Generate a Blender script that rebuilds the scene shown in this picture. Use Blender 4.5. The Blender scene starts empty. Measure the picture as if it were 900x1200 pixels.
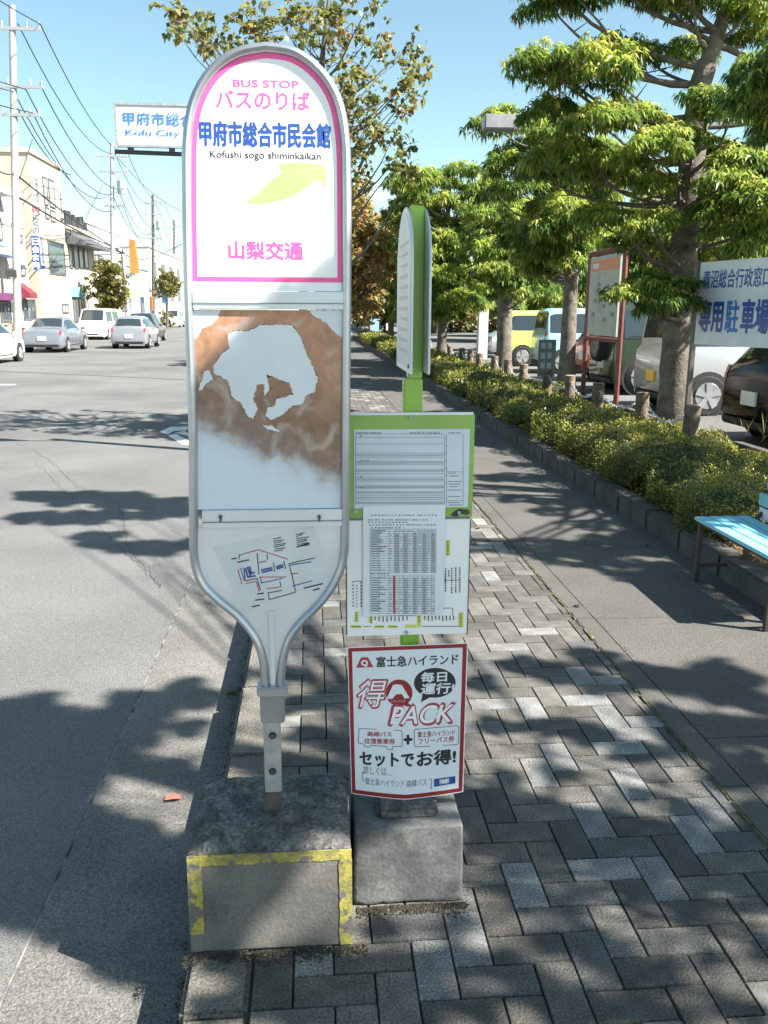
import bpy, math, random
import numpy as np
from mathutils import Vector, Matrix
random.seed(7); rng = np.random.default_rng(7)
D = bpy.data; SC = bpy.context.scene; COL = SC.collection
R_ = math.radians

# ------------------------------------------------------------ camera
CAM_H, PITCH, YAW, ROLL, FPX = 1.6, R_(13.2), R_(4.73), R_(0.3), 1000.0
cd = D.cameras.new('camera'); cam = D.objects.new('camera', cd); COL.objects.link(cam)
F = Vector((math.sin(YAW)*math.cos(PITCH), math.cos(YAW)*math.cos(PITCH), -math.sin(PITCH)))
R0 = Vector((math.cos(YAW), -math.sin(YAW), 0)); U0 = R0.cross(F)
RR = R0*math.cos(ROLL)+U0*math.sin(ROLL); UU = -R0*math.sin(ROLL)+U0*math.cos(ROLL)
cam.matrix_world = Matrix(((RR.x, UU.x, -F.x, 0), (RR.y, UU.y, -F.y, 0), (RR.z, UU.z, -F.z, CAM_H), (0, 0, 0, 1)))
cd.sensor_fit = 'VERTICAL'; cd.sensor_height = 24; cd.lens = 24*FPX/1200; cd.clip_end = 3000; cd.clip_start = .05
SC.camera = cam
# ------------------------------------------------------------ sky, sun, exposure
SUN_EL = 43.0
TO_SUN = Vector((.894*math.cos(R_(SUN_EL)), -.447*math.cos(R_(SUN_EL)), math.sin(R_(SUN_EL)))).normalized()
w = D.worlds.new('World'); SC.world = w; w.use_nodes = True
nt = w.node_tree; nt.nodes.clear()
def N(t, **k):
    n = nt.nodes.new(t)
    for a, b in k.items(): setattr(n, a, b)
    return n
sky = N('ShaderNodeTexSky', sky_type='NISHITA', sun_disc=False)
sky.sun_elevation = R_(SUN_EL); sky.sun_rotation = math.atan2(TO_SUN.x, TO_SUN.y)
sky.air_density = 1.0; sky.dust_density = .6; sky.ozone_density = 1.0
tc = N('ShaderNodeTexCoord'); mp = N('ShaderNodeMapping'); mp.inputs['Scale'].default_value = (1, 1, 3.2)
nz = N('ShaderNodeTexNoise'); nz.inputs['Scale'].default_value = 3.1; nz.inputs['Detail'].default_value = 7; nz.inputs['Roughness'].default_value = .55
sep = N('ShaderNodeSeparateXYZ'); mr = N('ShaderNodeMapRange')
mr.inputs['From Min'].default_value = .01; mr.inputs['From Max'].default_value = .30; mr.inputs['To Min'].default_value = .19; mr.inputs['To Max'].default_value = -.25
add = N('ShaderNodeMath', operation='ADD'); rp = N('ShaderNodeValToRGB')
rp.color_ramp.elements[0].position = .62; rp.color_ramp.elements[1].position = .86
mx = N('ShaderNodeMixRGB'); mx.inputs[2].default_value = (11.5, 12.0, 12.5, 1)
bg = N('ShaderNodeBackground'); bg.inputs['Strength'].default_value = .056; out = N('ShaderNodeOutputWorld')
L = nt.links.new
L(tc.outputs['Generated'], mp.inputs['Vector']); L(mp.outputs[0], nz.inputs['Vector'])
L(tc.outputs['Generated'], sep.inputs[0]); L(sep.outputs['Z'], mr.inputs['Value'])
L(nz.outputs['Fac'], add.inputs[0]); L(mr.outputs[0], add.inputs[1]); L(add.outputs[0], rp.inputs[0])
L(rp.outputs[0], mx.inputs[0]); tint = N('ShaderNodeMixRGB', blend_type='MULTIPLY'); tint.inputs[0].default_value = 1; tint.inputs[2].default_value = (1.10, 1.22, 1.06, 1); L(sky.outputs[0], tint.inputs[1]); L(tint.outputs[0], mx.inputs[1]); L(mx.outputs[0], bg.inputs[0]); L(bg.outputs[0], out.inputs[0])
sd = D.lights.new('sun', 'SUN'); sd.energy = 5.0; sd.angle = R_(.55); sd.color = (1, .955, .88)
so = D.objects.new('sun', sd); COL.objects.link(so); so.rotation_euler = (-TO_SUN).to_track_quat('-Z', 'Y').to_euler(); so.location = (8, -8, 20)
SC.view_settings.view_transform = 'Standard'; SC.view_settings.look = 'None'; SC.view_settings.gamma = 1
SC.view_settings.exposure = 1.85
SC.render.engine = 'CYCLES'; SC.cycles.max_bounces = 6; SC.cycles.transparent_max_bounces = 8
try: SC.cycles.use_denoising = True
except Exception: pass

# ------------------------------------------------------------ helpers
def ray(x, y): return F+RR*((x-450)/FPX)+UU*((600-y)/FPX)
def at(x, y, Y): d = ray(x, y); return Vector((0, 0, CAM_H))+d*(Y/d.y)
def gz(x, y, z=0): d = ray(x, y); return Vector((0, 0, CAM_H))+d*((z-CAM_H)/d.z)
def atX(x, y, X): d = ray(x, y); return Vector((0, 0, CAM_H))+d*(X/d.x)
W = {}
def tag(o, label=None, cat=None, group=None, kind=None):
    if label: o['label'] = label
    if cat: o['category'] = cat
    if group: o['group'] = group
    if kind: o['kind'] = kind
    return o
def thing(name, loc, label, cat, group=None, rz=0):
    o = D.objects.new(name, None); COL.objects.link(o); o.location = loc; o.rotation_euler = (0, 0, rz); o.empty_display_size = .2
    W[o] = Vector(loc); return tag(o, label, cat, group)
def origin(p): return W.get(p, Vector((0, 0, 0))) if p else Vector((0, 0, 0))
def link_mesh(name, me, mat, parent=None, loc=None):
    o = D.objects.new(name, me); COL.objects.link(o)
    if mat is not None and not me.materials: me.materials.append(mat)
    if parent: o.parent = parent; W[o] = origin(parent)
    if loc is not None: o.location = loc
    return o
class MB:
    def __init__(s): s.v = []; s.f = []
    def poly(s, pts):
        b = len(s.v); s.v += [tuple(p) for p in pts]; s.f.append(tuple(range(b, b+len(pts)))); return s
    def box(s, x0, x1, y0, y1, z0, z1, rz=0, taper=0):
        cx, cy = (x0+x1)/2, (y0+y1)/2; b = len(s.v)
        for z, t in ((z0, 0), (z1, taper)):
            for x, y in ((x0+t, y0+t), (x1-t, y0+t), (x1-t, y1-t), (x0+t, y1-t)):
                dx, dy = x-cx, y-cy
                s.v.append((cx+dx*math.cos(rz)-dy*math.sin(rz), cy+dx*math.sin(rz)+dy*math.cos(rz), z))
        s.f += [(b+3, b+2, b+1, b), (b+4, b+5, b+6, b+7)]+[(b+i, b+(i+1) % 4, b+4+(i+1) % 4, b+4+i) for i in range(4)]
        return s
    def tube(s, pts, rad, n=8, cap=True, flat=1.0):
        pts = [Vector(p) for p in pts]; rad = rad if isinstance(rad, (list, tuple)) else [rad]*len(pts)
        b = len(s.v); ref = None
        for i, p in enumerate(pts):
            t = (pts[min(i+1, len(pts)-1)]-pts[max(i-1, 0)]).normalized()
            if ref is None: ref = Vector((0, 1, 0)) if abs(t.y) < .8 else Vector((1, 0, 0))
            a = (ref-t*ref.dot(t)).normalized(); ref = a; c = t.cross(a)
            for k in range(n):
                an = 2*math.pi*k/n; s.v.append(tuple(p+(a*math.cos(an)*flat+c*math.sin(an))*rad[i]))
        for i in range(len(pts)-1):
            for k in range(n):
                q = b+i*n; s.f.append((q+k, q+(k+1) % n, q+n+(k+1) % n, q+n+k))
        if cap:
            s.f.append(tuple(b+k for k in reversed(range(n)))); e = b+(len(pts)-1)*n; s.f.append(tuple(e+k for k in range(n)))
        return s
    def prism(s, poly, fn, d0, d1):        # poly: 2D pts; fn(u,v,d)->3D
        n = len(poly); b = len(s.v)
        s.v += [tuple(fn(u, v, d0)) for u, v in poly]+[tuple(fn(u, v, d1)) for u, v in poly]
        s.f.append(tuple(range(b, b+n))); s.f.append(tuple(b+n+i for i in reversed(range(n))))
        for i in range(n): j = (i+1) % n; s.f.append((b+j, b+i, b+n+i, b+n+j))
        return s
    def build(s, name, mat, parent=None, smooth=False, bevel=0, kind=None, at0=None, label=None):
        o0 = origin(parent) if parent else (Vector(at0) if at0 is not None else Vector((0, 0, 0)))
        me = D.meshes.new(name); me.from_pydata([(x-o0.x, y-o0.y, z-o0.z) for x, y, z in s.v], [], s.f)
        me.materials.append(mat); me.update()
        import bmesh
        bm = bmesh.new(); bm.from_mesh(me); bmesh.ops.recalc_face_normals(bm, faces=bm.faces)
        if bevel: bmesh.ops.bevel(bm, geom=bm.edges[:], offset=bevel, segments=2, affect='EDGES', clamp_overlap=True)
        bm.to_mesh(me); bm.free()
        if smooth: me.polygons.foreach_set('use_smooth', [True]*len(me.polygons)); me.set_sharp_from_angle(angle=R_(40))
        o = link_mesh(name, me, None, parent, None if parent else o0)
        W[o] = o0
        if kind: o['kind'] = kind
        if label: o['label'] = label
        return o
def np_mesh(name, verts, faces, mat, tint=None, parent=None):
    """verts (n,3), faces (m,k)"""
    me = D.meshes.new(name); m, k = faces.shape
    me.vertices.add(len(verts)); me.vertices.foreach_set('co', verts.astype(np.float32).ravel())
    me.loops.add(m*k); me.loops.foreach_set('vertex_index', faces.astype(np.int32).ravel())
    me.polygons.add(m); me.polygons.foreach_set('loop_start', np.arange(0, m*k, k, dtype=np.int32))
    if tint is not None:
        a = me.attributes.new('tint', 'FLOAT', 'POINT'); a.data.foreach_set('value', tint.astype(np.float32))
    me.materials.append(mat); me.update(); me.validate(); return me

# ------------------------------------------------------------ materials
def mat(name, c1, c2=None, rough=.6, scale=8, lo=.4, hi=.6, bump=0, bscale=60, metal=0, rand=0, grain=0, gscale=300, spec=.5, coat=0, detail=5, c3=None, s3=2, l3=.55, h3=.65, trans=0):
    m = D.materials.new(name); m.use_nodes = True; t = m.node_tree; P = t.nodes['Principled BSDF']; l = t.links.new
    P.inputs['Roughness'].default_value = rough; P.inputs['Metallic'].default_value = metal; P.inputs['Specular IOR Level'].default_value = spec
    P.inputs['Coat Weight'].default_value = coat
    col = t.nodes.new('ShaderNodeRGB'); col.outputs[0].default_value = (*c1, 1); cur = col.outputs[0]
    co = t.nodes.new('ShaderNodeTexCoord')
    def noise(sc, det=5):
        n = t.nodes.new('ShaderNodeTexNoise'); n.inputs['Scale'].default_value = sc; n.inputs['Detail'].default_value = det; l(co.outputs['Object'], n.inputs['Vector']); return n
    def mixc(a, b, f, mode='MIX'):
        x = t.nodes.new('ShaderNodeMixRGB'); x.blend_type = mode
        for i, v in ((1, a), (2, b), (0, f)):
            if isinstance(v, tuple): x.inputs[i].default_value = v
            elif isinstance(v, (int, float)): x.inputs[i].default_value = v
            else: l(v, x.inputs[i])
        return x.outputs[0]
    def ramp(src, a, b, c0=(0, 0, 0, 1), c1_=(1, 1, 1, 1)):
        r = t.nodes.new('ShaderNodeValToRGB'); r.color_ramp.elements[0].position = a; r.color_ramp.elements[1].position = b
        r.color_ramp.elements[0].color = c0; r.color_ramp.elements[1].color = c1_; l(src, r.inputs[0]); return r.outputs[0]
    if c2: cur = mixc(cur, (*c2, 1), ramp(noise(scale, detail).outputs['Fac'], lo, hi))
    if c3: cur = mixc(cur, (*c3, 1), ramp(noise(s3, 8).outputs['Fac'], l3, h3))
    if grain: cur = mixc(cur, ramp(noise(gscale, 2).outputs['Fac'], .3, .7, (1-grain, 1-grain, 1-grain, 1), (1+grain, 1+grain, 1+grain, 1)), 1.0, 'MULTIPLY')
    if rand:
        oi = t.nodes.new('ShaderNodeObjectInfo')
        if name == 'paver':
            rn = t.nodes.new('ShaderNodeValToRGB'); rn.color_ramp.interpolation = 'CONSTANT'; el = rn.color_ramp.elements; el[0].position = 0; el[0].color = (.62, .60, .57, 1); el[1].position = .22; el[1].color = (.82, .80, .76, 1)
            for p_, c_ in ((.42, (.98, .97, .94, 1)), (.6, (.72, .74, .78, 1)), (.74, (1.12, 1.1, 1.04, 1)), (.84, (1.42, 1.46, 1.53, 1)), (.93, (1.7, 1.75, 1.82, 1))):
                k_ = el.new(p_); k_.color = c_
            l(oi.outputs['Random'], rn.inputs[0]); cur = mixc(cur, rn.outputs[0], 1.0, 'MULTIPLY')
        else: cur = mixc(cur, ramp(oi.outputs['Random'], 0, 1, (1-rand, (1-rand)*.98, (1-rand)*.94, 1), (1+rand*.85, 1+rand*.9, 1+rand*1.05, 1)), 1.0, 'MULTIPLY')
    l(cur, P.inputs['Base Color'])
    if bump:
        b = t.nodes.new('ShaderNodeBump'); b.inputs['Strength'].default_value = bump; b.inputs['Distance'].default_value = .007
        l(noise(bscale, 6).outputs['Fac'], b.inputs['Height']); l(b.outputs[0], P.inputs['Normal'])
    return m
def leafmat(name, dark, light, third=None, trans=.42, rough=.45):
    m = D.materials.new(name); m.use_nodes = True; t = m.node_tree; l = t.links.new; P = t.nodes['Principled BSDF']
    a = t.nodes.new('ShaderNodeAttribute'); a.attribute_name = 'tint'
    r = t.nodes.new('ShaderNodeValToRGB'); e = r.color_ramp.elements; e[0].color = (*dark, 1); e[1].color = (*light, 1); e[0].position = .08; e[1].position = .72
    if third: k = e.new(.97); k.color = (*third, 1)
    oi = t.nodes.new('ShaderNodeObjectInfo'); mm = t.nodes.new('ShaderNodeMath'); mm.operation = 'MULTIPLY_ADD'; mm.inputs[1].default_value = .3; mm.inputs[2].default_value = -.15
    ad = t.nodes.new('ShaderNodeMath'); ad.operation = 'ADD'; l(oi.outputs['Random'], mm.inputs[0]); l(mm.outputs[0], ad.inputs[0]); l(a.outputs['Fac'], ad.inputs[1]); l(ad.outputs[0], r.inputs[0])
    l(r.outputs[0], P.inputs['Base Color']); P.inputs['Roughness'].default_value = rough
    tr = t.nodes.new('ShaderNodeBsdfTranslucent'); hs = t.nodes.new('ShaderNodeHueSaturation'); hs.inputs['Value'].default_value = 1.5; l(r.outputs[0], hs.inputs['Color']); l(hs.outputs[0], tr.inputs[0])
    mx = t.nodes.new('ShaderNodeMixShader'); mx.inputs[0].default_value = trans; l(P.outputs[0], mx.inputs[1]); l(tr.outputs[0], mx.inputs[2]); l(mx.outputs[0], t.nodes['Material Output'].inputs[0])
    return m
M = {}
M['asphalt'] = mat('asphalt', (.113, .112, .109), (.147, .145, .14), rough=.9, scale=1.3, lo=.3, hi=.7, bump=.8, bscale=180, grain=.5, gscale=210, c3=(.093, .092, .09), s3=.3, l3=.45, h3=.65)
M['gutter'] = mat('gutter', (.12, .116, .107), (.155, .148, .135), rough=.9, scale=3, bump=.8, bscale=150, grain=.5, gscale=170)
M['walkasphalt'] = mat('walk_asphalt', (.072, .069, .063), (.096, .092, .084), rough=.92, scale=2, lo=.3, hi=.7, bump=.8, bscale=170, grain=.5, gscale=210, c3=(.115, .108, .095), s3=1.1, l3=.55, h3=.75)
M['joint'] = mat('joint', (.028, .026, .023), (.06, .055, .045), rough=1, scale=20)
M['seam'] = mat('seam', (.22, .215, .20), (.06, .058, .052), rough=1, scale=14, lo=.45, hi=.6)
M['moss'] = mat('moss', (.13, .105, .04), (.05, .045, .03), rough=1, scale=25, bump=1, bscale=80)
M['paver'] = mat('paver', (.088, .084, .077), (.122, .117, .108), rough=.88, scale=16, lo=.35, hi=.65, bump=.6, bscale=130, rand=.5, grain=.5, gscale=150, c3=(.17, .166, .156), s3=6, l3=.55, h3=.8)
M['paver_far'] = mat('paver_far', (.082, .079, .073), (.13, .125, .116), rough=.88, scale=9, lo=.35, hi=.65, bump=.5, bscale=150, grain=.3)
M['kerb'] = mat('kerb', (.16, .145, .12), (.09, .085, .075), rough=.95, scale=6, lo=.3, hi=.75, bump=1, bscale=90, grain=.5, gscale=140, c3=(.05, .048, .045), s3=5, l3=.58, h3=.7)
M['kerb2'] = mat('kerb_grey', (.082, .078, .07), (.045, .043, .04), rough=.95, scale=7, lo=.35, hi=.7, bump=1, bscale=70, grain=.35, gscale=120, rand=.15)
M['conc_top'] = mat('concrete_rough', (.15, .145, .133), (.065, .063, .06), rough=.95, scale=22, lo=.38, hi=.6, bump=1.2, bscale=95, grain=.5, gscale=90, c3=(.19, .185, .18), s3=12, l3=.6, h3=.72)
M['conc'] = mat('concrete_smooth', (.15, .142, .128), (.105, .099, .092), rough=.9, scale=6, lo=.35, hi=.65, bump=.25, bscale=90, grain=.2, gscale=160, c3=(.07, .066, .062), s3=5, l3=.5, h3=.72)
M['conc2'] = mat('concrete_weathered', (.135, .135, .13), (.09, .09, .088), rough=.9, scale=11, lo=.4, hi=.62, bump=.3, bscale=90, grain=.2, gscale=110, c3=(.045, .045, .047), s3=10, l3=.58, h3=.75)
M['yellow'] = mat('yellow_paint_worn', (.36, .31, .06), (.19, .17, .06), rough=.85, scale=14, lo=.4, hi=.62, bump=.3, bscale=90, grain=.3, gscale=150, c3=(.12, .113, .10), s3=22, l3=.53, h3=.58)
M['rust'] = mat('rust', (.11, .085, .07), (.06, .05, .045), rough=.9, scale=30)
M['alu'] = mat('aluminium', (.46, .48, .51), (.38, .40, .43), rough=.32, scale=6, metal=.75, bump=.06, bscale=30)
M['alu_white'] = mat('aluminium_plate', (.68, .70, .72), (.60, .62, .65), rough=.42, scale=4, metal=.35)
M['steel2'] = mat('dull_shaded_metal', (.30, .30, .31), (.24, .24, .25), rough=.5, scale=10, metal=.4)
M['steel'] = mat('galvanised_steel', (.42, .43, .44), (.33, .34, .35), rough=.5, scale=25, metal=.5)
M['bolt'] = mat('bolt', (.08, .08, .085), rough=.5, metal=.6)
M['white'] = mat('white_sheet', (.82, .82, .82), rough=.35)
M['whiteb'] = mat('white_board', (.66, .69, .72), (.6, .63, .66), rough=.4, scale=5)
M['paper'] = mat('paper', (.62, .67, .72), (.56, .61, .67), rough=.6, scale=8)
M['paper2'] = mat('paper_white', (.72, .75, .78), (.67, .70, .74), rough=.5, scale=5)
M['sticker'] = mat('sticker', (.60, .62, .62), (.55, .57, .58), rough=.4, scale=9)
M['pink'] = mat('pink_print', (.80, .10, .32), rough=.4)
M['blue'] = mat('blue_print', (.02, .07, .30), rough=.4)
M['blue2'] = mat('blue_print_faded', (.03, .17, .48), rough=.5)
M['black'] = mat('black_print', (.02, .02, .025), rough=.5)
M['grey'] = mat('grey_print', (.16, .18, .20), rough=.5)
M['lgrey'] = mat('light_grey_print', (.36, .38, .42), rough=.5)
M['flagtxt'] = mat('faded_flag_print', (.48, .47, .47), rough=.5)
M['pale'] = mat('pale_green_print', (.34, .48, .17), (.37, .51, .2), rough=.4, scale=10)
M['red'] = mat('red_print', (.27, .016, .022), rough=.45)
M['redl'] = mat('rose_print', (.38, .045, .075), rough=.45)
M['yellowp'] = mat('yellow_print', (.60, .58, .08), rough=.5)
M['green'] = mat('lime_paint', (.26, .46, .04), (.22, .42, .04), rough=.35, scale=4, coat=.3)
M['green2'] = mat('green_board', (.27, .44, .09), (.23, .38, .08), rough=.4, scale=4)
M['benchblue'] = mat('sky_blue_paint', (.17, .47, .60), (.22, .52, .64), rough=.45, scale=5, rand=.08, bump=.1)
M['darkiron'] = mat('dark_iron', (.035, .027, .024), (.05, .035, .03), rough=.6, scale=14)
M['brownpole'] = mat('dark_brown_paint', (.10, .085, .08), (.08, .07, .065), rough=.5, scale=8)
M['redbrown'] = mat('red_brown_paint', (.17, .045, .04), (.12, .035, .03), rough=.5, scale=10)
M['wood'] = mat('weathered_log', (.20, .145, .10), (.09, .07, .055), rough=.95, scale=14, lo=.35, hi=.65, bump=1.4, bscale=50)
M['logtop'] = mat('log_end', (.30, .25, .18), (.2, .16, .12), rough=.95, scale=20)
M['bark'] = mat('bark', (.17, .145, .12), (.09, .077, .064), rough=.95, scale=9, lo=.35, hi=.65, bump=1.6, bscale=30, c3=(.17, .16, .13), s3=4, l3=.55, h3=.7)
M['bark2'] = mat('bark_grey', (.14, .12, .10), (.08, .07, .06), rough=.95, scale=12, bump=1.2, bscale=30)
M['soil'] = mat('soil', (.055, .04, .028), (.10, .07, .04), rough=1, scale=14, bump=2, bscale=40)
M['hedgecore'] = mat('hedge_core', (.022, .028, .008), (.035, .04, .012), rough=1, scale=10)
M['chain'] = mat('white_chain', (.55, .56, .55), rough=.5, metal=.2)
M['walk2'] = mat('far_pavement', (.28, .27, .25), rough=.9)
M['cream'] = mat('cream_render', (.47, .41, .33), (.43, .375, .30), rough=.9, scale=2)
M['creamd'] = mat('tan_render', (.50, .38, .26), (.45, .34, .23), rough=.9, scale=1)
M['bwhite'] = mat('white_render', (.56, .55, .53), (.5, .49, .47), rough=.9, scale=1)
M['bgrey'] = mat('grey_render', (.40, .40, .41), (.36, .36, .37), rough=.9, scale=1)
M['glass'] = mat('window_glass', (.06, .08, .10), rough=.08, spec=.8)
M['winpale'] = mat('pale_curtained_glass', (.42, .42, .42), (.2, .22, .25), rough=.25, scale=1.5)
M['frame'] = mat('window_frame', (.10, .09, .085), rough=.5)
M['rooftile'] = mat('dark_roof_tile', (.07, .07, .08), (.1, .1, .11), rough=.7, scale=6)
M['awning'] = mat('dark_red_awning', (.16, .02, .035), rough=.8)
M['orange'] = mat('orange_panel', (.60, .16, .035), rough=.6)
M['lblue'] = mat('light_blue_wall', (.26, .45, .62), rough=.7)
M['teal'] = mat('teal_sign', (.2, .55, .55), rough=.6)
M['cpole'] = mat('concrete_pole', (.38, .375, .36), (.32, .31, .3), rough=.85, scale=3)
M['wire'] = mat('cable', (.06, .065, .08), rough=.6)
M['tyre'] = mat('tyre_rubber', (.018, .018, .019), rough=.85)
M['rim'] = mat('alloy_rim', (.55, .56, .57), rough=.35, metal=.7)
M['carglass'] = mat('car_glass', (.025, .035, .04), rough=.06, spec=.9)
M['plastic'] = mat('black_plastic', (.02, .02, .022), rough=.6)
M['tail'] = mat('tail_light_red', (.55, .03, .04), rough=.25, coat=.5)
M['lamp'] = mat('headlamp_clear', (.6, .63, .65), rough=.15, spec=.8)
M['plate'] = mat('number_plate', (.75, .75, .72), rough=.5)
M['plateo'] = mat('yellow_number_plate', (.75, .42, .05), rough=.5)
def paint(n, c, metal=.25): return mat(n, c, rough=.28, metal=metal, coat=.7)
M['line'] = mat('road_paint', (.62, .62, .60), (.35, .35, .34), rough=.8, scale=9, lo=.5, hi=.75)
M['crack_cable_shadow'] = mat('crack_and_cable_shadow', (.03, .03, .032), rough=.9)  # colours road cracks and the painted cable shadow
LEAF = leafmat('leaf_green', (.045, .10, .018), (.34, .41, .07), (.42, .40, .10))
LEAF2 = leafmat('leaf_autumn', (.055, .07, .02), (.25, .24, .065), (.30, .16, .07))
LEAF3 = leafmat('leaf_orange', (.17, .17, .05), (.42, .30, .11), (.42, .19, .10), trans=.45)
LEAFH = leafmat('leaf_azalea', (.035, .055, .010), (.29, .285, .042), (.34, .26, .06), trans=.25)

# faded poster: object-space stain, canopy shade painted in as the bluish lower end
def stain_mat():
    m = D.materials.new('bleached_shaded_poster'); m.use_nodes = True; t = m.node_tree; l = t.links.new; P = t.nodes['Principled BSDF']; P.inputs['Roughness'].default_value = .38
    co = t.nodes.new('ShaderNodeTexCoord'); sp = t.nodes.new('ShaderNodeSeparateXYZ'); l(co.outputs['Object'], sp.inputs[0])
    n = t.nodes.new('ShaderNodeTexNoise'); n.inputs['Scale'].default_value = 9; n.inputs['Detail'].default_value = 8; n.inputs['Distortion'].default_value = 1.2; l(co.outputs['Object'], n.inputs['Vector'])
    n2 = t.nodes.new('ShaderNodeTexNoise'); n2.inputs['Scale'].default_value = 4; n2.inputs['Detail'].default_value = 4; n2.inputs['Distortion'].default_value = 2.5; l(co.outputs['Object'], n2.inputs['Vector'])
    # d = z*1 - x*-.55 ... stain lies above a falling diagonal
    def ma(op, a, b=None, c=None):
        x = t.nodes.new('ShaderNodeMath'); x.operation = op
        for i, v in enumerate((a, b, c)):
            if v is None: continue
            if isinstance(v, (int, float)): x.inputs[i].default_value = v
            else: l(v, x.inputs[i])
        return x.outputs[0]
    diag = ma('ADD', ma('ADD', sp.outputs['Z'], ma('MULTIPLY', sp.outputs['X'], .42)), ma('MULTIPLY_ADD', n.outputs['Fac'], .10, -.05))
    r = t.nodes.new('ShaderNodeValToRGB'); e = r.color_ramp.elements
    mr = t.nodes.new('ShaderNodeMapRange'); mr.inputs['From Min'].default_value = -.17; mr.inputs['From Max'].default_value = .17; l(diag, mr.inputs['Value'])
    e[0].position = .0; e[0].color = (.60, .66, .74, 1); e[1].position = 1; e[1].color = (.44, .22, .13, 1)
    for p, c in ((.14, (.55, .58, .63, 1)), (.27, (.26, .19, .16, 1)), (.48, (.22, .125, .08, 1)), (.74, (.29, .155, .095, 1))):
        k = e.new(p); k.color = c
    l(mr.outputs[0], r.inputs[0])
    r2 = t.nodes.new('ShaderNodeValToRGB'); r2.color_ramp.elements[0].position = .42; r2.color_ramp.elements[1].position = .72; r2.color_ramp.elements[1].color = (.5, .38, .26, 1)
    l(n2.outputs['Fac'], r2.inputs[0])
    mx = t.nodes.new('ShaderNodeMixRGB'); mx.blend_type = 'MIX'; l(ma('MULTIPLY', ma('GREATER_THAN', diag, -.03), ma('MULTIPLY', r2.outputs[0], .9)), mx.inputs[0]); l(r.outputs[0], mx.inputs[1]); mx.inputs[2].default_value = (.40, .25, .15, 1)
    n3 = t.nodes.new('ShaderNodeTexNoise'); n3.inputs['Scale'].default_value = 26; n3.inputs['Detail'].default_value = 9; n3.inputs['Distortion'].default_value = .8; l(co.outputs['Object'], n3.inputs['Vector'])
    r4 = t.nodes.new('ShaderNodeValToRGB'); r4.color_ramp.elements[0].position = .32; r4.color_ramp.elements[0].color = (.78, .77, .76, 1); r4.color_ramp.elements[1].position = .66; r4.color_ramp.elements[1].color = (1.14, 1.13, 1.12, 1); l(n3.outputs['Fac'], r4.inputs[0])
    m4 = t.nodes.new('ShaderNodeMixRGB'); m4.blend_type = 'MULTIPLY'; m4.inputs[0].default_value = 1; l(mx.outputs[0], m4.inputs[1]); l(r4.outputs[0], m4.inputs[2])
    n5 = t.nodes.new('ShaderNodeTexNoise'); n5.inputs['Scale'].default_value = 6.5; n5.inputs['Detail'].default_value = 6; n5.inputs['Distortion'].default_value = 3; l(co.outputs['Object'], n5.inputs['Vector'])
    r5 = t.nodes.new('ShaderNodeValToRGB'); r5.color_ramp.elements[0].position = .52; r5.color_ramp.elements[1].position = .70; r5.color_ramp.elements[1].color = (.55, .55, .55, 1); l(n5.outputs['Fac'], r5.inputs[0])
    m5 = t.nodes.new('ShaderNodeMixRGB'); l(r5.outputs[0], m5.inputs[0]); l(m4.outputs[0], m5.inputs[1]); m5.inputs[2].default_value = (.52, .46, .42, 1)
    m6 = t.nodes.new('ShaderNodeMixRGB'); l(ma('GREATER_THAN', diag, -.11), m6.inputs[0]); l(mx.outputs[0], m6.inputs[1]); l(m5.outputs[0], m6.inputs[2])
    l(m6.outputs[0], P.inputs['Base Color']); return m
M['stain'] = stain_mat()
M['torn'] = mat('torn_poster_edge', (.50, .36, .24), (.11, .05, .03), rough=.8, scale=30, lo=.45, hi=.55)

# ------------------------------------------------------------ lettering
def text_mesh(body, bold=0.0, shear=0):
    c = D.curves.new('t', 'FONT'); c.body = body; c.offset = bold; c.resolution_u = 4; c.shear = shear; c.fill_mode = 'BOTH'
    o = D.objects.new('t', c); COL.objects.link(o); bpy.context.view_layer.update()
    me = D.meshes.new_from_object(o.evaluated_get(bpy.context.evaluated_depsgraph_get()))
    v = np.empty(len(me.vertices)*3, np.float32); me.vertices.foreach_get('co', v); v = v.reshape(-1, 3)
    D.objects.remove(o); D.curves.remove(c); return me, v
def text(body, mt, parent, O, Rv, Uv, wd, ht, bold=0, name='lettering', shear=0, warp=None):
    """lettering centred on O, fitted to wd x ht in the plane Rv, Uv"""
    heavy = max(0, bold-.006); me, v = text_mesh(body, min(bold, .006), shear)
    mn, mx_ = v.min(0), v.max(0); s = mx_-mn
    q = (v-(mn+mx_)/2); q[:, 0] *= wd/max(s[0], 1e-6); q[:, 1] *= ht/max(s[1], 1e-6)
    O, Rv, Uv = (np.array(a, float) for a in (O, Rv, Uv)); o0 = np.array(origin(parent))
    P = O+np.outer(q[:, 0], Rv)+np.outer(q[:, 1], Uv)
    if heavy > 0:                        # heavier strokes: the glyph outlines laid again a hair to each side
        nrm = np.cross(Rv, Uv); nf = len(me.polygons); lt = np.empty(nf, np.int32); me.polygons.foreach_get('loop_total', lt)
        li = np.empty(len(me.loops), np.int32); me.loops.foreach_get('vertex_index', li); F3 = []; st = 0
        for t_ in lt: F3.append(tuple(li[st:st+t_])); st += t_
        k = heavy*ht/max(s[1], 1e-6)*min(1.0, 1.0); nv = len(P); allP, allF = [], []
        for i, (dx, dy) in enumerate(((0, 0), (k, 0), (-k, 0), (0, k), (0, -k))):
            allP.append(P+Rv*dx+Uv*dy+nrm*(.00004*i)); allF += [tuple(int(a)+i*nv for a in f) for f in F3]
        P = np.concatenate(allP); P = warp(P) if warp else P
        me = D.meshes.new(name); me.from_pydata((P-o0).tolist(), [], allF)
    else:
        P = warp(P) if warp else P
        me.vertices.foreach_set('co', (P-o0).astype(np.float32).ravel()); me.materials.clear(); me.name = name
    me.materials.append(mt); me.update(); return link_mesh(name, me, None, parent)
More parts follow.
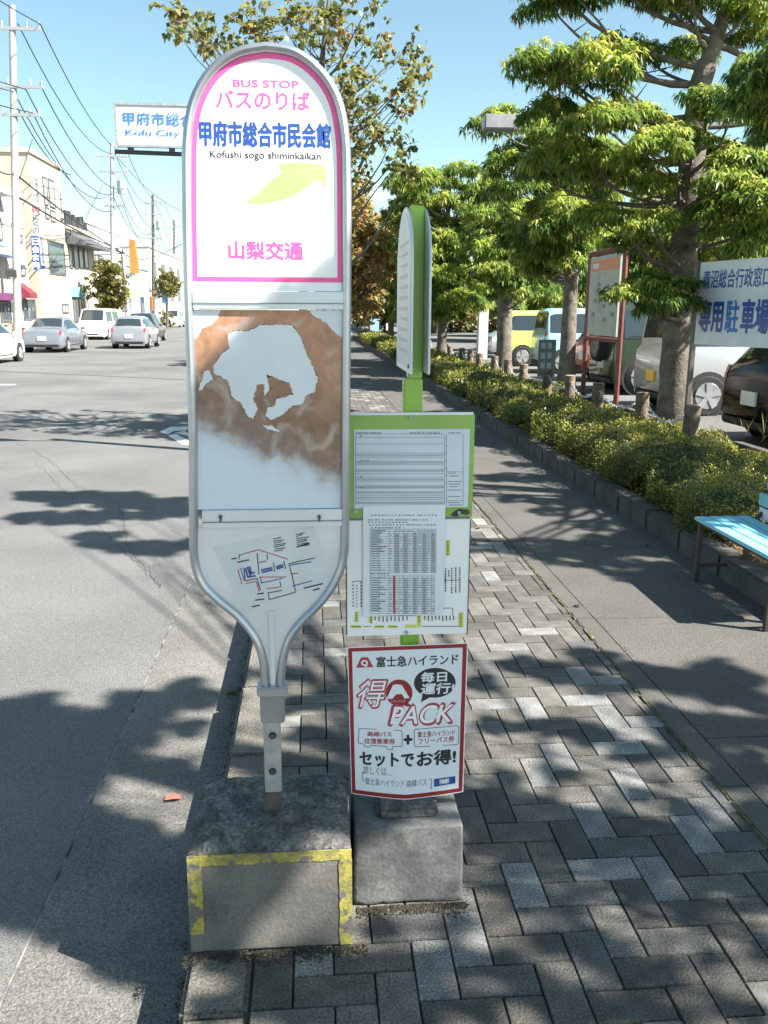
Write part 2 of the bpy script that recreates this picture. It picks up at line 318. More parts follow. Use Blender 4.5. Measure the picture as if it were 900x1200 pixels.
def text_px(body, x0, y0, x1, y1, Y, mt, parent, bold=0, shear=0, warp=None, name='lettering'):
    a, b = at(x0, (y0+y1)/2, Y), at(x1, (y0+y1)/2, Y); c, d = at((x0+x1)/2, y0, Y), at((x0+x1)/2, y1, Y)
    return text(body, mt, parent, (a+b)/2, (1, 0, 0), (0, 0, 1), abs(b.x-a.x), abs(c.z-d.z), bold, name, shear, warp)

# ============================================================ GROUND
RZ = -.15
g = MB()
g.poly([(-1500, -200, -.6), (1500, -200, -.6), (1500, 2500, -.6), (-1500, 2500, -.6)])
g.build('ground', M['walk2'], kind='structure')
edge = [(-13.0, -20), (-13.0, 40), (-14.2, 70), (-16.5, 110), (-24, 200), (-60, 500)]
MB().poly([(-.835, y, RZ) for y in (-20, 40, 100)]+[(-3, 170, RZ), (-14, 500, RZ)]+[(x, y, RZ) for x, y in reversed(edge)]).build('road', M['asphalt'], kind='structure')
MB().poly([(-.825, -20, RZ), (-.33, -20, RZ), (-.33, 100, RZ), (-.825, 100, RZ)]).build('gutter', M['gutter'], kind='structure')
MB().box(-.8352, -.8248, -20, 100, -.3, RZ-.002).build('road_joint', M['seam'], kind='structure')
# far pavement on the left
MB().prism([(x, y) for x, y in edge]+[(-200, 500), (-200, -20)], lambda u, v, d: (u, v, d), -.5, -.02).build('far_pavement', M['walk2'], kind='structure')
# road paint
ln = MB(); p = gz(0, 451, RZ); ln.poly([(p.x-1.6, p.y-.12, RZ+.004), (p.x+.35, p.y-.12, RZ+.004), (p.x+.35, p.y+.14, RZ+.004), (p.x-1.6, p.y+.14, RZ+.004)])
ln.build('road_marking', M['line'], kind='structure')
ar = MB()
for poly in ([(187, 506), (200, 500), (220, 500), (220, 504), (204, 505), (196, 509)], [(196, 510), (206, 508), (222, 517), (224, 522), (214, 521)], [(205, 507), (216, 505), (224, 509), (224, 512)]):
    ar.poly([tuple(gz(x, y, RZ+.004)) for x, y in poly])
ar.build('road_marking', M['line'], kind='structure')
MB().poly([(-30, 38.0, RZ+.003), (-.9, 21.3, RZ+.003), (-.9, 21.42, RZ+.003), (-30, 38.14, RZ+.003)]).build('cable_shadow_strip', M['crack_cable_shadow'], kind='structure')  # dark strip painted where an overhead cable's shadow crosses the road

# sidewalk with kerb stones, pavers and slabs
side = MB().box(-.30, 2.6, -3, 120, -.5, -.014).build('sidewalk', M['joint'], kind='structure')
def shared(parent, name, mts, sx, sy, sz, z1, bevel):
    m = MB().box(-sx/2, sx/2, -sy/2, sy/2, -sz, 0); o = m.build(name, mts, parent, bevel=bevel); return o
def stamp(proto, parent, x, y, z, rz=0, first=[None], sc=None, name=None):
    o = proto.copy(); COL.objects.link(o); o.parent = parent; o.location = (x, y, z); o.rotation_euler = (random.uniform(-.004, .004), random.uniform(-.004, .004), rz)
    if sc: o.scale = sc
    if name: o.name = name
    return o
kp = shared(side, 'kerb_stone', M['kerb'], .160, .594, .35, 0, .012)
for k in range(1, 60): stamp(kp, side, -.2525+random.uniform(-.003, .003), .2+k*.6, random.uniform(-.004, .002))
kp.location = (-.2525, .2, 0)
MB().box(-.33, -.175, 36, 100, -.4, 0).build('kerb', M['kerb'], side)
pp = [shared(side, 'paver', M['paver'], .1965, .0965, .05, 0, .002) for _ in range(1)][0]
cells = []
x0, y0, c = -.17, 1.2, .1005
for j in range(-4, 340):
    for i in range(-4, 16):
        d = (i-j) % 4
        if d == 0: cells.append((x0+(i+1)*c, y0+(j+.5)*c, 0))
        elif d == 3: cells.append((x0+(i+.5)*c, y0+(j+1)*c, 1))
XL = x0
halves = [(XL+c/2, q[1]) for q in cells if q[2] == 0 and abs(q[0]-XL) < .01]
cells = [q for q in cells if q[0]-(c if q[2] == 0 else c/2) > XL-.01 and q[0] < 1.44]
cells = [q for q in cells if q[1] < 20 and q[1] > .9]
def vis(q):
    v = Vector((q[0], q[1], 0))-Vector((0, 0, CAM_H)); z = v.dot(F); X = 450+FPX*v.dot(RR)/z; Yp = 600-FPX*v.dot(UU)/z
    return -30 < X < 930 and Yp < 1240
cells.sort(key=lambda q: (0 if vis(q) else 1, q[1]))
usedp = 0
far = MB()
for q in halves:
    if .9 < q[1] < 20: far.box(q[0]-.0478, q[0]+.0478, q[1]-.0478, q[1]+.0478, -.05, random.uniform(-.002, .002))
for q in cells:
    dz = random.uniform(-.002, .002)
    w0, h0 = (.0968, .0466) if q[2] == 0 else (.0466, .0968)
    if vis(q) and usedp < 296:
        o = pp if usedp == 0 else pp.copy()
        if usedp: COL.objects.link(o); o.parent = side
        o.location = (q[0], q[1], dz); o.rotation_euler = (random.uniform(-.006, .006), random.uniform(-.006, .006), q[2]*math.pi/2+random.uniform(-.008, .008)); usedp += 1
    elif q[1] < 20: far.box(q[0]-w0, q[0]+w0, q[1]-h0, q[1]+h0, -.05, dz)
# far pavers: joined, with a per-paver shade stored on the mesh
fo = far.build('paver', M['paver_far'], side, kind='stuff')
at_ = fo.data.attributes.new('tint', 'FLOAT', 'POINT'); tv = np.repeat(rng.random(len(far.v)//8), 8); at_.data.foreach_set('value', tv.astype(np.float32)[:len(fo.data.vertices)])
t = M['paver_far'].node_tree; A = t.nodes.new('ShaderNodeAttribute'); A.attribute_name = 'tint'; mxn = t.nodes.new('ShaderNodeMixRGB'); mxn.blend_type = 'MULTIPLY'; mxn.inputs[0].default_value = 1
rr = t.nodes.new('ShaderNodeValToRGB'); rr.color_ramp.elements[0].color = (.62, .60, .57, 1); rr.color_ramp.elements[1].position = .95; rr.color_ramp.elements[1].color = (2.0, 2.05, 2.1, 1); ke = rr.color_ramp.elements.new(.75); ke.color = (1.1, 1.08, 1.03, 1)
P = t.nodes['Principled BSDF']; src = P.inputs['Base Color'].links[0].from_socket; t.links.new(A.outputs['Fac'], rr.inputs[0]); t.links.new(src, mxn.inputs[1]); t.links.new(rr.outputs[0], mxn.inputs[2]); t.links.new(mxn.outputs[0], P.inputs['Base Color'])
# concrete edging strip and asphalt slabs
mo = MB()
for k in range(330):
    y = 2.0+k*.06+random.uniform(-.03, .03); a = .002+.0045*random.random()*(1 if 3.2 < y < 7.5 else .3); mo.box(1.381-a, 1.381+a, y, y+random.uniform(.05, .1), -.03, .005+.003*random.random(), rz=random.uniform(-.1, .1))
mo.build('joint_moss', M['moss'], side, kind='stuff')
for a, b in ((.9, 2.55), (2.556, 4.22), (4.226, 7.3), (7.306, 12)):
    MB().box(1.386, 1.484, a, b, -.06, .005).build('edging_slab', M['walkasphalt'], side, bevel=.003)
ys = [.9, 2.9, 4.22, 5.6, 7.4, 9.3, 11.5, 14, 18]
for a, b in zip(ys, ys[1:]): MB().box(1.4885, 2.50, a, b-.006, -.06, .003).build('asphalt_slab', M['walkasphalt'], side)
MB().box(-.17, 1.48, 20, 120, -.06, -.001).build('asphalt_slab', M['walkasphalt'], side)
MB().box(1.4885, 2.5, 18, 120, -.06, -.002).build('asphalt_slab', M['walkasphalt'], side)
MB().box(1.386, 1.484, 12.006, 20, -.06, .005).build('edging_slab', M['walkasphalt'], side)

# planter kerb, soil
pk = MB().box(2.55, 2.62, 1, 100, -.4, .02).build('planter_kerb', M['joint'], kind='structure')
kk = shared(pk, 'kerb_stone', M['kerb2'], .15, .592, .45, 0, .014)
for k in range(1, 90): stamp(kk, pk, 2.57+random.uniform(-.004, .004)+.0, 1.6+k*.6, .15+random.uniform(-.008, .008))
kk.location = (2.57, 1.6, .15)
sv = MB()
for i in range(12):
    for j in range(60):
        x, y = 2.64+i*.2, 1+j*1.0
        def hz(x, y): return .10+.03*math.sin(x*7+y*3)+.02*math.sin(y*5.3)
        sv.poly([(x, y, hz(x, y)), (x+.2, y, hz(x+.2, y)), (x+.2, y+1, hz(x+.2, y+1)), (x, y+1, hz(x, y+1))])
sv.build('planting_bed', M['soil'], kind='structure', smooth=True)
MB().box(5.0, 60, -5, 120, -.4, .0).build('car_park', M['asphalt'], kind='structure')
MB().box(4.9, 5.0, -5, 100, -.4, .14).build('car_park_kerb', M['kerb2'], kind='structure')

# ============================================================ BUS STOP SIGN
SY = 2.07
base = thing('concrete_block', (-.125, 2.09, 0), 'rough concrete base block with worn yellow painted edges carrying the round-topped bus stop sign', 'concrete block')
def trapbox(m, xl, xr, yf, yb, z0, z1, tx, ty):
    b = len(m.v)
    m.v += [(xl, yf, z0), (xr, yf+ROT*(xr-xl), z0), (xr, yb, z0), (xl, yb, z0), (xl+tx, yf+ty, z1), (xr-tx, yf+ty+ROT*(xr-xl), z1), (xr-tx, yb-ty, z1), (xl+tx, yb-ty, z1)]
    m.f += [(b+3, b+2, b+1, b), (b+4, b+5, b+6, b+7)]+[(b+i, b+(i+1) % 4, b+4+(i+1) % 4, b+4+i) for i in range(4)]
ROT = 0
from mathutils import noise as mnoise
def weather(o, cuts, amp, chip):
    import bmesh
    me = o.data; bm = bmesh.new(); bm.from_mesh(me); bmesh.ops.subdivide_edges(bm, edges=bm.edges[:], cuts=cuts, use_grid_fill=True); bm.normal_update()
    lo = Vector([min(v.co[k] for v in bm.verts) for k in range(3)]); hi = Vector([max(v.co[k] for v in bm.verts) for k in range(3)]); c_ = (lo+hi)/2; h_ = (hi-lo)/2
    for v in bm.verts:
        q = v.co-c_; near = sorted(abs(abs(q[k])-h_[k]) for k in range(3)); edge_ = max(0, 1-near[1]/.012)
        n_ = mnoise.noise(v.co*55+Vector((3, 1, 7))); n2 = mnoise.noise(v.co*16+Vector((9, 4, 2)))
        v.co += v.normal*amp*(n_+.6*n2)-q.normalized()*edge_*(chip*.35+chip*max(0, n2*1.3+n_*.9))
    bm.to_mesh(me); bm.free(); me.polygons.foreach_set('use_smooth', [True]*len(me.polygons)); me.update(); return o
m = MB(); trapbox(m, -.333, .082, 1.90, 2.28, .0, .275, .003, .012); weather(m.build('body', M['conc'], base), 44, .0006, .003)
m = MB()                                # rough cast top
nx, ny = 40, 36
for i in range(nx+1):
    for j in range(ny+1):
        u, v = i/nx, j/ny; e = min(u, 1-u, v, 1-v)
        m.v.append((-.329+u*.407, 1.911+v*.36, .277+(.012 if e > 0 else 0)*min(1, e*14)+random.uniform(-.0025, .0035)))
for i in range(nx):
    for j in range(ny): a = i*(ny+1)+j; m.f.append((a, a+ny+1, a+ny+2, a+1))
m.build('cast_top', M['conc_top'], base, smooth=True)
def ragged(x0_, x1_, z0_, z1_, n, horiz, amp=.0025):
    n = n//2
    a, b = [], []
    for k in range(n+1):
        q = k/n
        if horiz: a.append((x0_+(x1_-x0_)*q, z0_+random.uniform(-amp, amp))); b.append((x0_+(x1_-x0_)*q, z1_+random.uniform(-amp, 0)*.3))
        else: a.append((x0_, z0_+(z1_-z0_)*q)); b.append((x1_+random.uniform(-amp, amp), z0_+(z1_-z0_)*q))
    return a+b[::-1]
fn = lambda u, v, d: (u, 1.90+v*.0436-d, v)
m = MB(); m.prism(ragged(-.332, .080, .246, .274, 50, True), fn, 0, .0022); m.build('painted_edge', M['yellow'], base)
m = MB(); m.prism(ragged(-.3325, -.297, .055, .2455, 30, False, .002), fn, 0, .0022); m.build('painted_edge', M['yellow'], base)
m = MB(); m.prism([(a*-1-.2515, b) for a, b in ragged(-.3325, -.3, .004, .2455, 30, False, .002)], fn, 0, .0022); m.build('painted_edge', M['yellow'], base)

bs = thing('bus_stop_sign', (-.125, SY, .29), 'round-topped white bus stop sign with pink border, blue name and faded brown poster', 'bus stop sign')
def spx(x, y): p = at(x, y, SY); return (p.x, p.z)
def catmull(P, n=6, closed=False):
    o = []; P = [Vector((a[0], a[1], 0)) for a in P]
    for i in range(len(P)-1):
        p0, p1, p2, p3 = P[max(i-1, 0)], P[i], P[i+1], P[min(i+2, len(P)-1)]
        for k in range(n):
            t_ = k/n; o.append(.5*((2*p1)+(-p0+p2)*t_+(2*p0-5*p1+4*p2-p3)*t_*t_+(-p0+3*p1-3*p2+p3)*t_**3))
    o.append(P[-1]); return [(q.x, q.y) for q in o]
# outer outline centre line in photograph pixels (frame tube centre), left side going up, right side coming down
Lp = [(311, 803), (309, 775), (300, 748), (280, 722), (256, 702), (237, 682), (228, 655), (227, 610), (226, 480), (221, 340), (219, 220), (220, 160), (228, 118), (248, 84), (277, 63), (311, 56)]
Rp = [(311, 56), (345, 62), (375, 84), (395, 116), (404, 160), (406, 220), (406, 340), (405, 480), (404, 610), (402, 655), (392, 682), (375, 706), (354, 727), (339, 748), (331, 775), (328, 803)]
Lc, Rc = catmull([spx(*p) for p in Lp], 4), catmull([spx(*p) for p in Rp], 4)
outl = Lc+Rc[1:]
m = MB(); m.tube([(a, SY, b) for a, b in outl], .0115, 12, flat=1.5); m.build('frame', M['alu'], bs, smooth=True)
pf = lambda u, v, d: (u, SY+d, v)
def clip(poly, zlo, zhi):
    out = []
    for i in range(len(poly)):
        a, b = poly[i], poly[(i+1) % len(poly)]
        ins = lambda p: zlo <= p[1] <= zhi
        if ins(a): out.append(a)
        for z in sorted((zlo, zhi), key=lambda z: abs(z-a[1])):
            if (a[1]-z)*(b[1]-z) < 0: t_ = (z-a[1])/(b[1]-a[1]); out.append((a[0]+(b[0]-a[0])*t_, z))
    return out
z_1, z_2, z_3, z_4 = spx(315, 341)[1], spx(315, 363)[1], spx(315, 596)[1], spx(315, 617)[1]
MB().prism(clip(outl, z_1, 3), pf, -.003, .006).build('name_panel', M['white'], bs)
o = MB().prism(clip(outl, z_3+.0005, z_2-.0005), pf, -.003, .006)
o.v = [(a, b, c) for a, b, c in o.v]
pc = Vector(((spx(228, 480)[0]+spx(403, 480)[0])/2, SY, (z_2+z_3)/2))
def recentre(o, c):
    off = c-W[o]; me = o.data
    v = np.empty(len(me.vertices)*3, np.float32); me.vertices.foreach_get('co', v); v = v.reshape(-1, 3)-np.array(off, np.float32); me.vertices.foreach_set('co', v.ravel()); o.location = off; me.update()
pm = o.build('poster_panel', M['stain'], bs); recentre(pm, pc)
MB().prism(clip(outl, 0, z_4-.0005), pf, -.003, .006).build('lower_panel', M['alu_white'], bs)
xl, xr = spx(226, 350)[0], spx(404, 350)[0]
for za, zb in ((z_1, z_2), (z_4, z_3)):
    m = MB(); h = (za-zb) if za > zb else (zb-za); lo, hi_ = min(za, zb), max(za, zb)
    m.box(xl, xr, SY-.012, SY+.012, lo+.0012, hi_-.0012); m.build('cross_bar', M['alu_white'], bs, bevel=.0015)
    m = MB(); m.box(xl, xr, SY-.0145, SY-.0115, lo+h*.32, lo+h*.37); m.build('bar_groove', M['grey'], bs)
for bx_ in (259, 374):
    p = spx(bx_, 604); MB().tube([(p[0], SY-.018, p[1]), (p[0], SY-.010, p[1])], .0045, 10).box(p[0]-.0022, p[0]+.0022, SY-.016, SY-.012, p[1]-.012, p[1]).build('latch', M['bolt'], bs)
# pink border (inset of outline)
def inset(poly, d):
    n = len(poly); o = []
    for i in range(n):
        a, b, c_ = Vector(poly[i-1]), Vector(poly[i]), Vector(poly[(i+1) % n])
        t1, t2 = (b-a), (c_-b)
        t1 = t1.normalized() if t1.length > 1e-9 else t2.normalized(); t2 = t2.normalized() if t2.length > 1e-9 else t1
        n1, n2 = Vector((t1.y, -t1.x)), Vector((t2.y, -t2.x)); k = 1+n1.dot(n2)
        nn = (n1+n2)/max(k, .3); o.append((b.x+nn.x*d, b.y+nn.y*d))
    return o
cp = clip(outl, spx(315, 336)[1], 3)
i1, i2 = inset(cp, .0105), inset(cp, .0215)
if i1[0][0] < cp[0][0]-.0001 and cp[0][0] < 0: i1, i2 = inset(cp, -.0105), inset(cp, -.0215)
m = MB(); n = len(i1)
zlow = spx(315, 336)[1]
i1 = [(a, max(b, zlow)) for a, b in i1]; i2 = [(a, max(b, zlow+.0125)) for a, b in i2]
for i in range(n):
    j = (i+1) % n; m.poly([(i1[i][0], SY-.0033, i1[i][1]), (i1[j][0], SY-.0033, i1[j][1]), (i2[j][0], SY-.0033, i2[j][1]), (i2[i][0], SY-.0033, i2[i][1])])
m.build('pink_border', M['pink'], bs)
TY = SY-.0035
text_px('BUS STOP', 273, 94, 350, 102.5, TY, M['pink'], bs, bold=.028)
text_px('バスのりば', 253, 106.5, 363, 128, TY, M['pink'], bs, bold=.02)
text_px('甲府市総合市民会館', 234, 143, 387, 172.5, TY, M['blue'], bs, bold=.03)
text_px('Kofushi sogo shiminkaikan', 246, 177.5, 376, 188.5, TY, M['black'], bs, bold=.010)
text_px('山梨交通', 268, 283, 355, 304, TY, M['pink'], bs, bold=.035)
sw = catmull([(287, 237), (301, 228), (318, 212), (330, 202), (328, 193), (345, 191), (368, 192), (381, 196), (383, 206), (381, 220), (377, 213), (371, 212), (356, 222), (338, 232), (315, 238), (300, 239), (287, 237)], 4)
MB().poly([(spx(*p)[0], TY, spx(*p)[1]) for p in sw[:-1]]).build('leaf_emblem', M['pale'], bs)
# bare patches where the poster has peeled away
def jag(pts, amp, seed, n=7):
    r = random.Random(seed); o = []
    for i in range(len(pts)):
        a, b = pts[i], pts[(i+1) % len(pts)]; L_ = math.hypot(b[0]-a[0], b[1]-a[1]); k = max(1, int(L_/2.2))
        for q in range(k):
            t_ = q/k; o.append((a[0]+(b[0]-a[0])*t_+r.uniform(-amp, amp), a[1]+(b[1]-a[1])*t_+r.uniform(-amp, amp)))
    return o
T4 = lambda x, y: (200+x/3.159, 340+y/3.159)
patches = [[(210, 165), (240, 150), (290, 150), (330, 130), (400, 128), (450, 130), (480, 175), (500, 230), (520, 270), (545, 330), (535, 375), (500, 390), (490, 420), (450, 430), (400, 470), (372, 480), (352, 468), (360, 430), (385, 430), (392, 405), (455, 385), (440, 345), (355, 310), (365, 370), (345, 390), (350, 350), (322, 345), (305, 400), (320, 440), (305, 475), (285, 465), (265, 420), (225, 395), (215, 335), (165, 310), (160, 285), (185, 240), (215, 215)],
           [(85, 73), (188, 73), (175, 105), (150, 130), (120, 140), (100, 175), (84, 180)], [(515, 73), (636, 73), (634, 180), (600, 150), (560, 110), (530, 95)],
           [(105, 370), (125, 300), (140, 295), (160, 330), (135, 345), (115, 365)], [(340, 500), (375, 502), (405, 520), (400, 526), (360, 515)]]
for k, pl in enumerate(patches):
    pts = jag([T4(*p) for p in pl], .9, k)
    cxp, cyp = sum(p[0] for p in pts)/len(pts), sum(p[1] for p in pts)/len(pts); rj = random.Random(k+9)
    ed = []
    for i in range(len(pts)):
        a, b, c_ = pts[i-1], pts[i], pts[(i+1) % len(pts)]; tx, ty = c_[0]-a[0], c_[1]-a[1]; q = math.hypot(tx, ty) or 1; ww = rj.uniform(.2, 1.5); ed.append((b[0]+ty/q*ww, b[1]-tx/q*ww))
    if k in (0, 3, 4): MB().poly([(spx(*p)[0], SY-.0033, spx(*p)[1]) for p in ed]).build('torn_edge', M['torn'], bs)
    MB().poly([(spx(*p)[0], SY-.0036, spx(*p)[1]) for p in pts]).build('bare_patch', M['whiteb'], bs)
# route map sticker
T7 = lambda x, y: (250+x/6.43, 600+y/6.43)
def quadpx(m, pts, Y):
    m.poly([(at(x, y, Y).x, Y, at(x, y, Y).z) for x, y in pts])
def linepx(m, a, b, wpx, Y):
    dx, dy = b[0]-a[0], b[1]-a[1]; L_ = math.hypot(dx, dy) or 1; nx_, ny_ = -dy/L_*wpx/2, dx/L_*wpx/2
    quadpx(m, [(a[0]+nx_, a[1]+ny_), (b[0]+nx_, b[1]+ny_), (b[0]-nx_, b[1]-ny_), (a[0]-nx_, a[1]-ny_)], Y)
m = MB(); quadpx(m, [(249, 641), (368, 616.5), (388, 677), (285, 719)], TY); stk = m.build('map_sticker', M['sticker'], bs)
lines = {'black': [((195, 355), (195, 320)), ((230, 420), (240, 515)), ((240, 520), (330, 500)), ((330, 500), (355, 590)), ((330, 310), (345, 470)), ((455, 380), (460, 450)), ((590, 460), (620, 600)), ((620, 605), (420, 660)), ((570, 390), (765, 345)), ((405, 320), (408, 360)), ((345, 380), (400, 370)), ((530, 370), (545, 430)), ((410, 610), (520, 590)), ((415, 610), (420, 660))],
         'redl': [((195, 325), (340, 285)), ((340, 285), (560, 355)), ((185, 430), (215, 545)), ((245, 540), (325, 522)), ((325, 525), (345, 600)), ((580, 465), (640, 462)), ((345, 490), (550, 490)), ((400, 580), (500, 565))],
         'blue': [((205, 420), (235, 520)), ((365, 535), (520, 500)), ((355, 490), (365, 540)), ((570, 390), (590, 470)), ((580, 400), (740, 375)), ((500, 520), (510, 565)), ((590, 560), (745, 518))]}
for kname, ls in lines.items():
    m = MB()
    for a, b in ls: linepx(m, T7(*a), T7(*b), 1.05, TY-.0006-(.0002 if kname == 'blue' else 0))
    if kname == 'blue':
        for a, b in (((360, 438), (445, 420)), ((365, 455), (447, 436)), ((472, 415), (525, 398)), ((476, 430), (528, 413)), ((255, 415), (280, 480)), ((240, 425), (262, 495)), ((262, 490), (318, 480)), ((280, 465), (312, 455)), ((272, 410), (285, 460))): linepx(m, T7(*a), T7(*b), 2.0, TY-.0009)
    if kname == 'black':
        r = random.Random(3)
        for row in range(7):
            for cx_ in (450, 620): linepx(m, T7(cx_+row*2, 205+row*15-(cx_-450)*.2), T7(cx_+r.uniform(50, 100)+row*2, 205+row*15-(cx_-450)*.2-r.uniform(10, 18)), 1.0, TY-.0006)
        for a, b in (((680, 575), (825, 540)), ((750, 590), (803, 577)), ((135, 355), (175, 348)), ((180, 380), (270, 360)), ((330, 620), (380, 610)), ((315, 665), (385, 655)), ((290, 715), (350, 702)), ((625, 265), (725, 235))): linepx(m, T7(*a), T7(*b), 1.5, TY-.0006)
    m.build('map_print', M[kname], stk)
# neck, collar and post
def neck_box(m, px0, px1, ya, yb, dy):
    a, b = at(px0, ya, SY), at(px1, yb, SY); m.box(min(a.x, b.x), max(a.x, b.x), SY-dy, SY+dy, min(a.z, b.z), max(a.z, b.z))
m = MB(); neck_box(m, 312.5, 326, 712, 806, .0085); m.build('neck_rib', M['alu_white'], bs, bevel=.006)
m = MB(); neck_box(m, 301.5, 337, 802, 811, .026); m.build('collar_lip', M['alu'], bs, bevel=.003)
m = MB(); neck_box(m, 305, 334, 810.5, 843, .021); m.build('collar', M['steel2'], bs, bevel=.003)  # shade on the collar is put into its darker metal colour
m = MB(); neck_box(m, 308.5, 330.5, 842.5, 925, .015); post = m.build('post', M['steel'], bs, bevel=.002)
m = MB(); neck_box(m, 309, 330, 924.5, 946, .014); m.build('post_foot', M['rust'], bs, bevel=.001)
for yy in (862, 904):
    p = at(319.5, yy, SY-.015); m = MB(); m.tube([(p.x, SY-.022, p.z), (p.x, SY-.0155, p.z)], .0082, 6).tube([(p.x, SY-.0155, p.z), (p.x, SY-.0148, p.z)], .0105, 14); m.build('bolt', M['bolt'], bs)

# ============================================================ TIMETABLE POST (lime)
b2 = thing('concrete_block', (.235, 2.2, 0), 'plain grey concrete base block behind the yellow-edged one, under the lime green post', 'concrete block')
m = MB(); trapbox(m, .090, .396, 2.045, 2.40, 0, .232, .004, .008); weather(m.build('body', M['conc2'], b2), 40, .0008, .008)
m = MB(); m.box(.10+.06, .33, 2.10, 2.3, .225, .262); m.build('upper_step', M['conc_top'], b2, bevel=.01)
gp = thing('timetable_post', (.252, 2.195, .24), 'lime green square post holding timetable boards behind the main bus stop sign', 'signpost')
MB().box(.229, .277, 2.17, 2.22, .24, 1.435).build('post', M['green'], gp, bevel=.003)
MB().box(.2395, .2755, 2.172, 2.218, 1.4355, 1.852).build('upper_post', M['green'], gp, bevel=.003)
# edge-on double flag boards
def flag(X0, X1, nm):
    prof = [(2.07, 1.452), (2.42, 1.452)]+[(2.42-.175+.175*math.cos(a), 1.72+.135*math.sin(a)) for a in [k*math.pi/14 for k in range(15)]]
    o = MB().prism(prof, lambda u, v, d: (d, u, v), X0, X1).build(nm, M['alu_white'], gp, bevel=.002); return prof, o
prof, _ = flag(.2335, .2385, 'flag_board')
o = MB().prism([(2.245+(u-2.245)*.93, 1.66+(v-1.66)*.93) for u, v in prof], lambda u, v, d: (d, u, v), .2322, .2334).build('flag_print', M['sticker'], gp)
m = MB(); r = random.Random(5)
for k in range(11):
    z = 1.50+k*.026; m.poly([(.2319, 2.13, z), (.2319, 2.13+r.uniform(.1, .24), z), (.2319, 2.13+r.uniform(.2, .24), z+.009), (.2319, 2.13, z+.009)])
m.build('flag_text', M['flagtxt'], gp, kind='stuff')
MB().tube([(.2295, 2.10, 1.47), (.2325, 2.10, 1.47)], .005, 8).build('bolt', M['bolt'], gp)
flag(.2765, .2815, 'flag_board')
# boards facing the camera
TB = 2.155
def panel(name, x0_, y0_, x1_, y1_, Y, th, mt, bev=.001):
    ym = (y0_+y1_)/2; a, b = at(x0_, ym, Y), at(x1_, ym, Y); return MB().box(a.x, b.x, Y, Y+th, at((x0_+x1_)/2, y1_, Y).z, at((x0_+x1_)/2, y0_, Y).z).build(name, mt, gp, bevel=bev)
panel('upper_board', 409, 486, 555, 607, TB, .006, M['green2'])
panel('board_trim', 409, 483.5, 555, 486.5, TB-.002, .01, M['alu_white'])
panel('board_trim', 409, 606.5, 551, 609, TB-.002, .01, M['grey'])
panel('timetable_sheet', 415, 503, 549.5, 595, TB-.0016, .0012, M['paper'], 0)
panel('lower_board', 406, 609, 549.5, 744, TB+.001, .006, M['white'])
lb = panel('board_edge', 405.3, 609, 406.6, 744, TB, .008, M['darkiron'], 0)
panel('board_edge', 549, 609, 550, 744, TB, .008, M['darkiron'], 0)
sh = panel('timetable_sheet', 425.5, 592, 520.5, 721, TB-.0045, .001, M['paper2'], 0)
T5 = lambda x, y: (400+x/4.2875, 470+y/4.2857)
def grid_lines(rows, Y, wpx, mt, name, parent=gp):
    m = MB()
    for a, b in rows: linepx(m, a, b, wpx, Y)
    return m.build(name, mt, parent)
rows = []
yy = 160
for k, y in enumerate([165, 182, 215, 262, 282, 302, 318, 345, 365, 385, 402, 425, 437, 455, 475, 495, 515]): rows.append((T5(72, y), T5(515, y)))
rows += [(T5(72, 165), T5(72, 525)), (T5(518, 165), T5(518, 525)), (T5(528, 165), T5(528, 525)), (T5(612, 165), T5(612, 525)), (T5(530, 355), T5(612, 355)), (T5(530, 500), T5(612, 500))]
grid_lines(rows, TB-.0022, .45, M['grey'], 'timetable_grid')
bands = [(T5(74, y), T5(515, y)) for y in (272, 310, 352, 394, 432, 462, 485, 508)]
grid_lines(bands, TB-.0019, 1.6, M['lgrey'], 'timetable_band')
m = MB(); r = random.Random(8)
for (xa, xb, y) in [(75, 205, 160), (345, 495, 160), (540, 605, 160), (92, 135, 300), (95, 105, 380), (95, 108, 435), (95, 106, 175)]:
    x = xa
    while x < xb: linepx(m, T5(x, y), T5(x+r.uniform(5, 9), y), 1.7, TB-.0023); x += 13
for y in (362, 376, 404, 417, 430, 447, 480, 510, 522): linepx(m, T5(535+r.uniform(0, 8), y), T5(r.uniform(575, 608), y), .8, TB-.0023)
for k in range(9): linepx(m, T5(524, 185+k*38), T5(530, 185+k*38), 1.4, TB-.0023)
m.build('timetable_text', M['grey'], gp, kind='stuff')
m = MB()                                   # pinned sheet: two tables
rowl = []
for y in np.linspace(643, 862, 19): rowl.append((T5(145, y), T5(475, y)))
for y in np.linspace(878, 1068, 17): rowl.append((T5(145, y), T5(467, y)))
for x in (145, 190, 240, 268, 290, 312, 335, 360, 385, 405, 430, 452, 475): rowl.append((T5(x, 643), T5(x, 862))); rowl.append((T5(min(x, 467), 878), T5(min(x, 467), 1068)))
grid_lines(rowl, TB-.0052, .42, M['grey'], 'table_grid', sh)
m = MB()
for k in range(18): linepx(m, T5(150, 650+k*11.7), T5(r.uniform(178, 232), 650+k*11.7), 1.0, TB-.0054)
for k in range(15): linepx(m, T5(150, 888+k*11.7), T5(r.uniform(178, 232), 888+k*11.7), 1.0, TB-.0054)
for a, b, y in ((150, 355, 573), (385, 480, 573), (135, 440, 597), (135, 332, 609), (140, 470, 622), (150, 290, 636), (145, 240, 868)):
    x = a
    while x < b: linepx(m, T5(x, y), T5(x+r.uniform(6, 14), y), 1.2, TB-.0054); x += 17
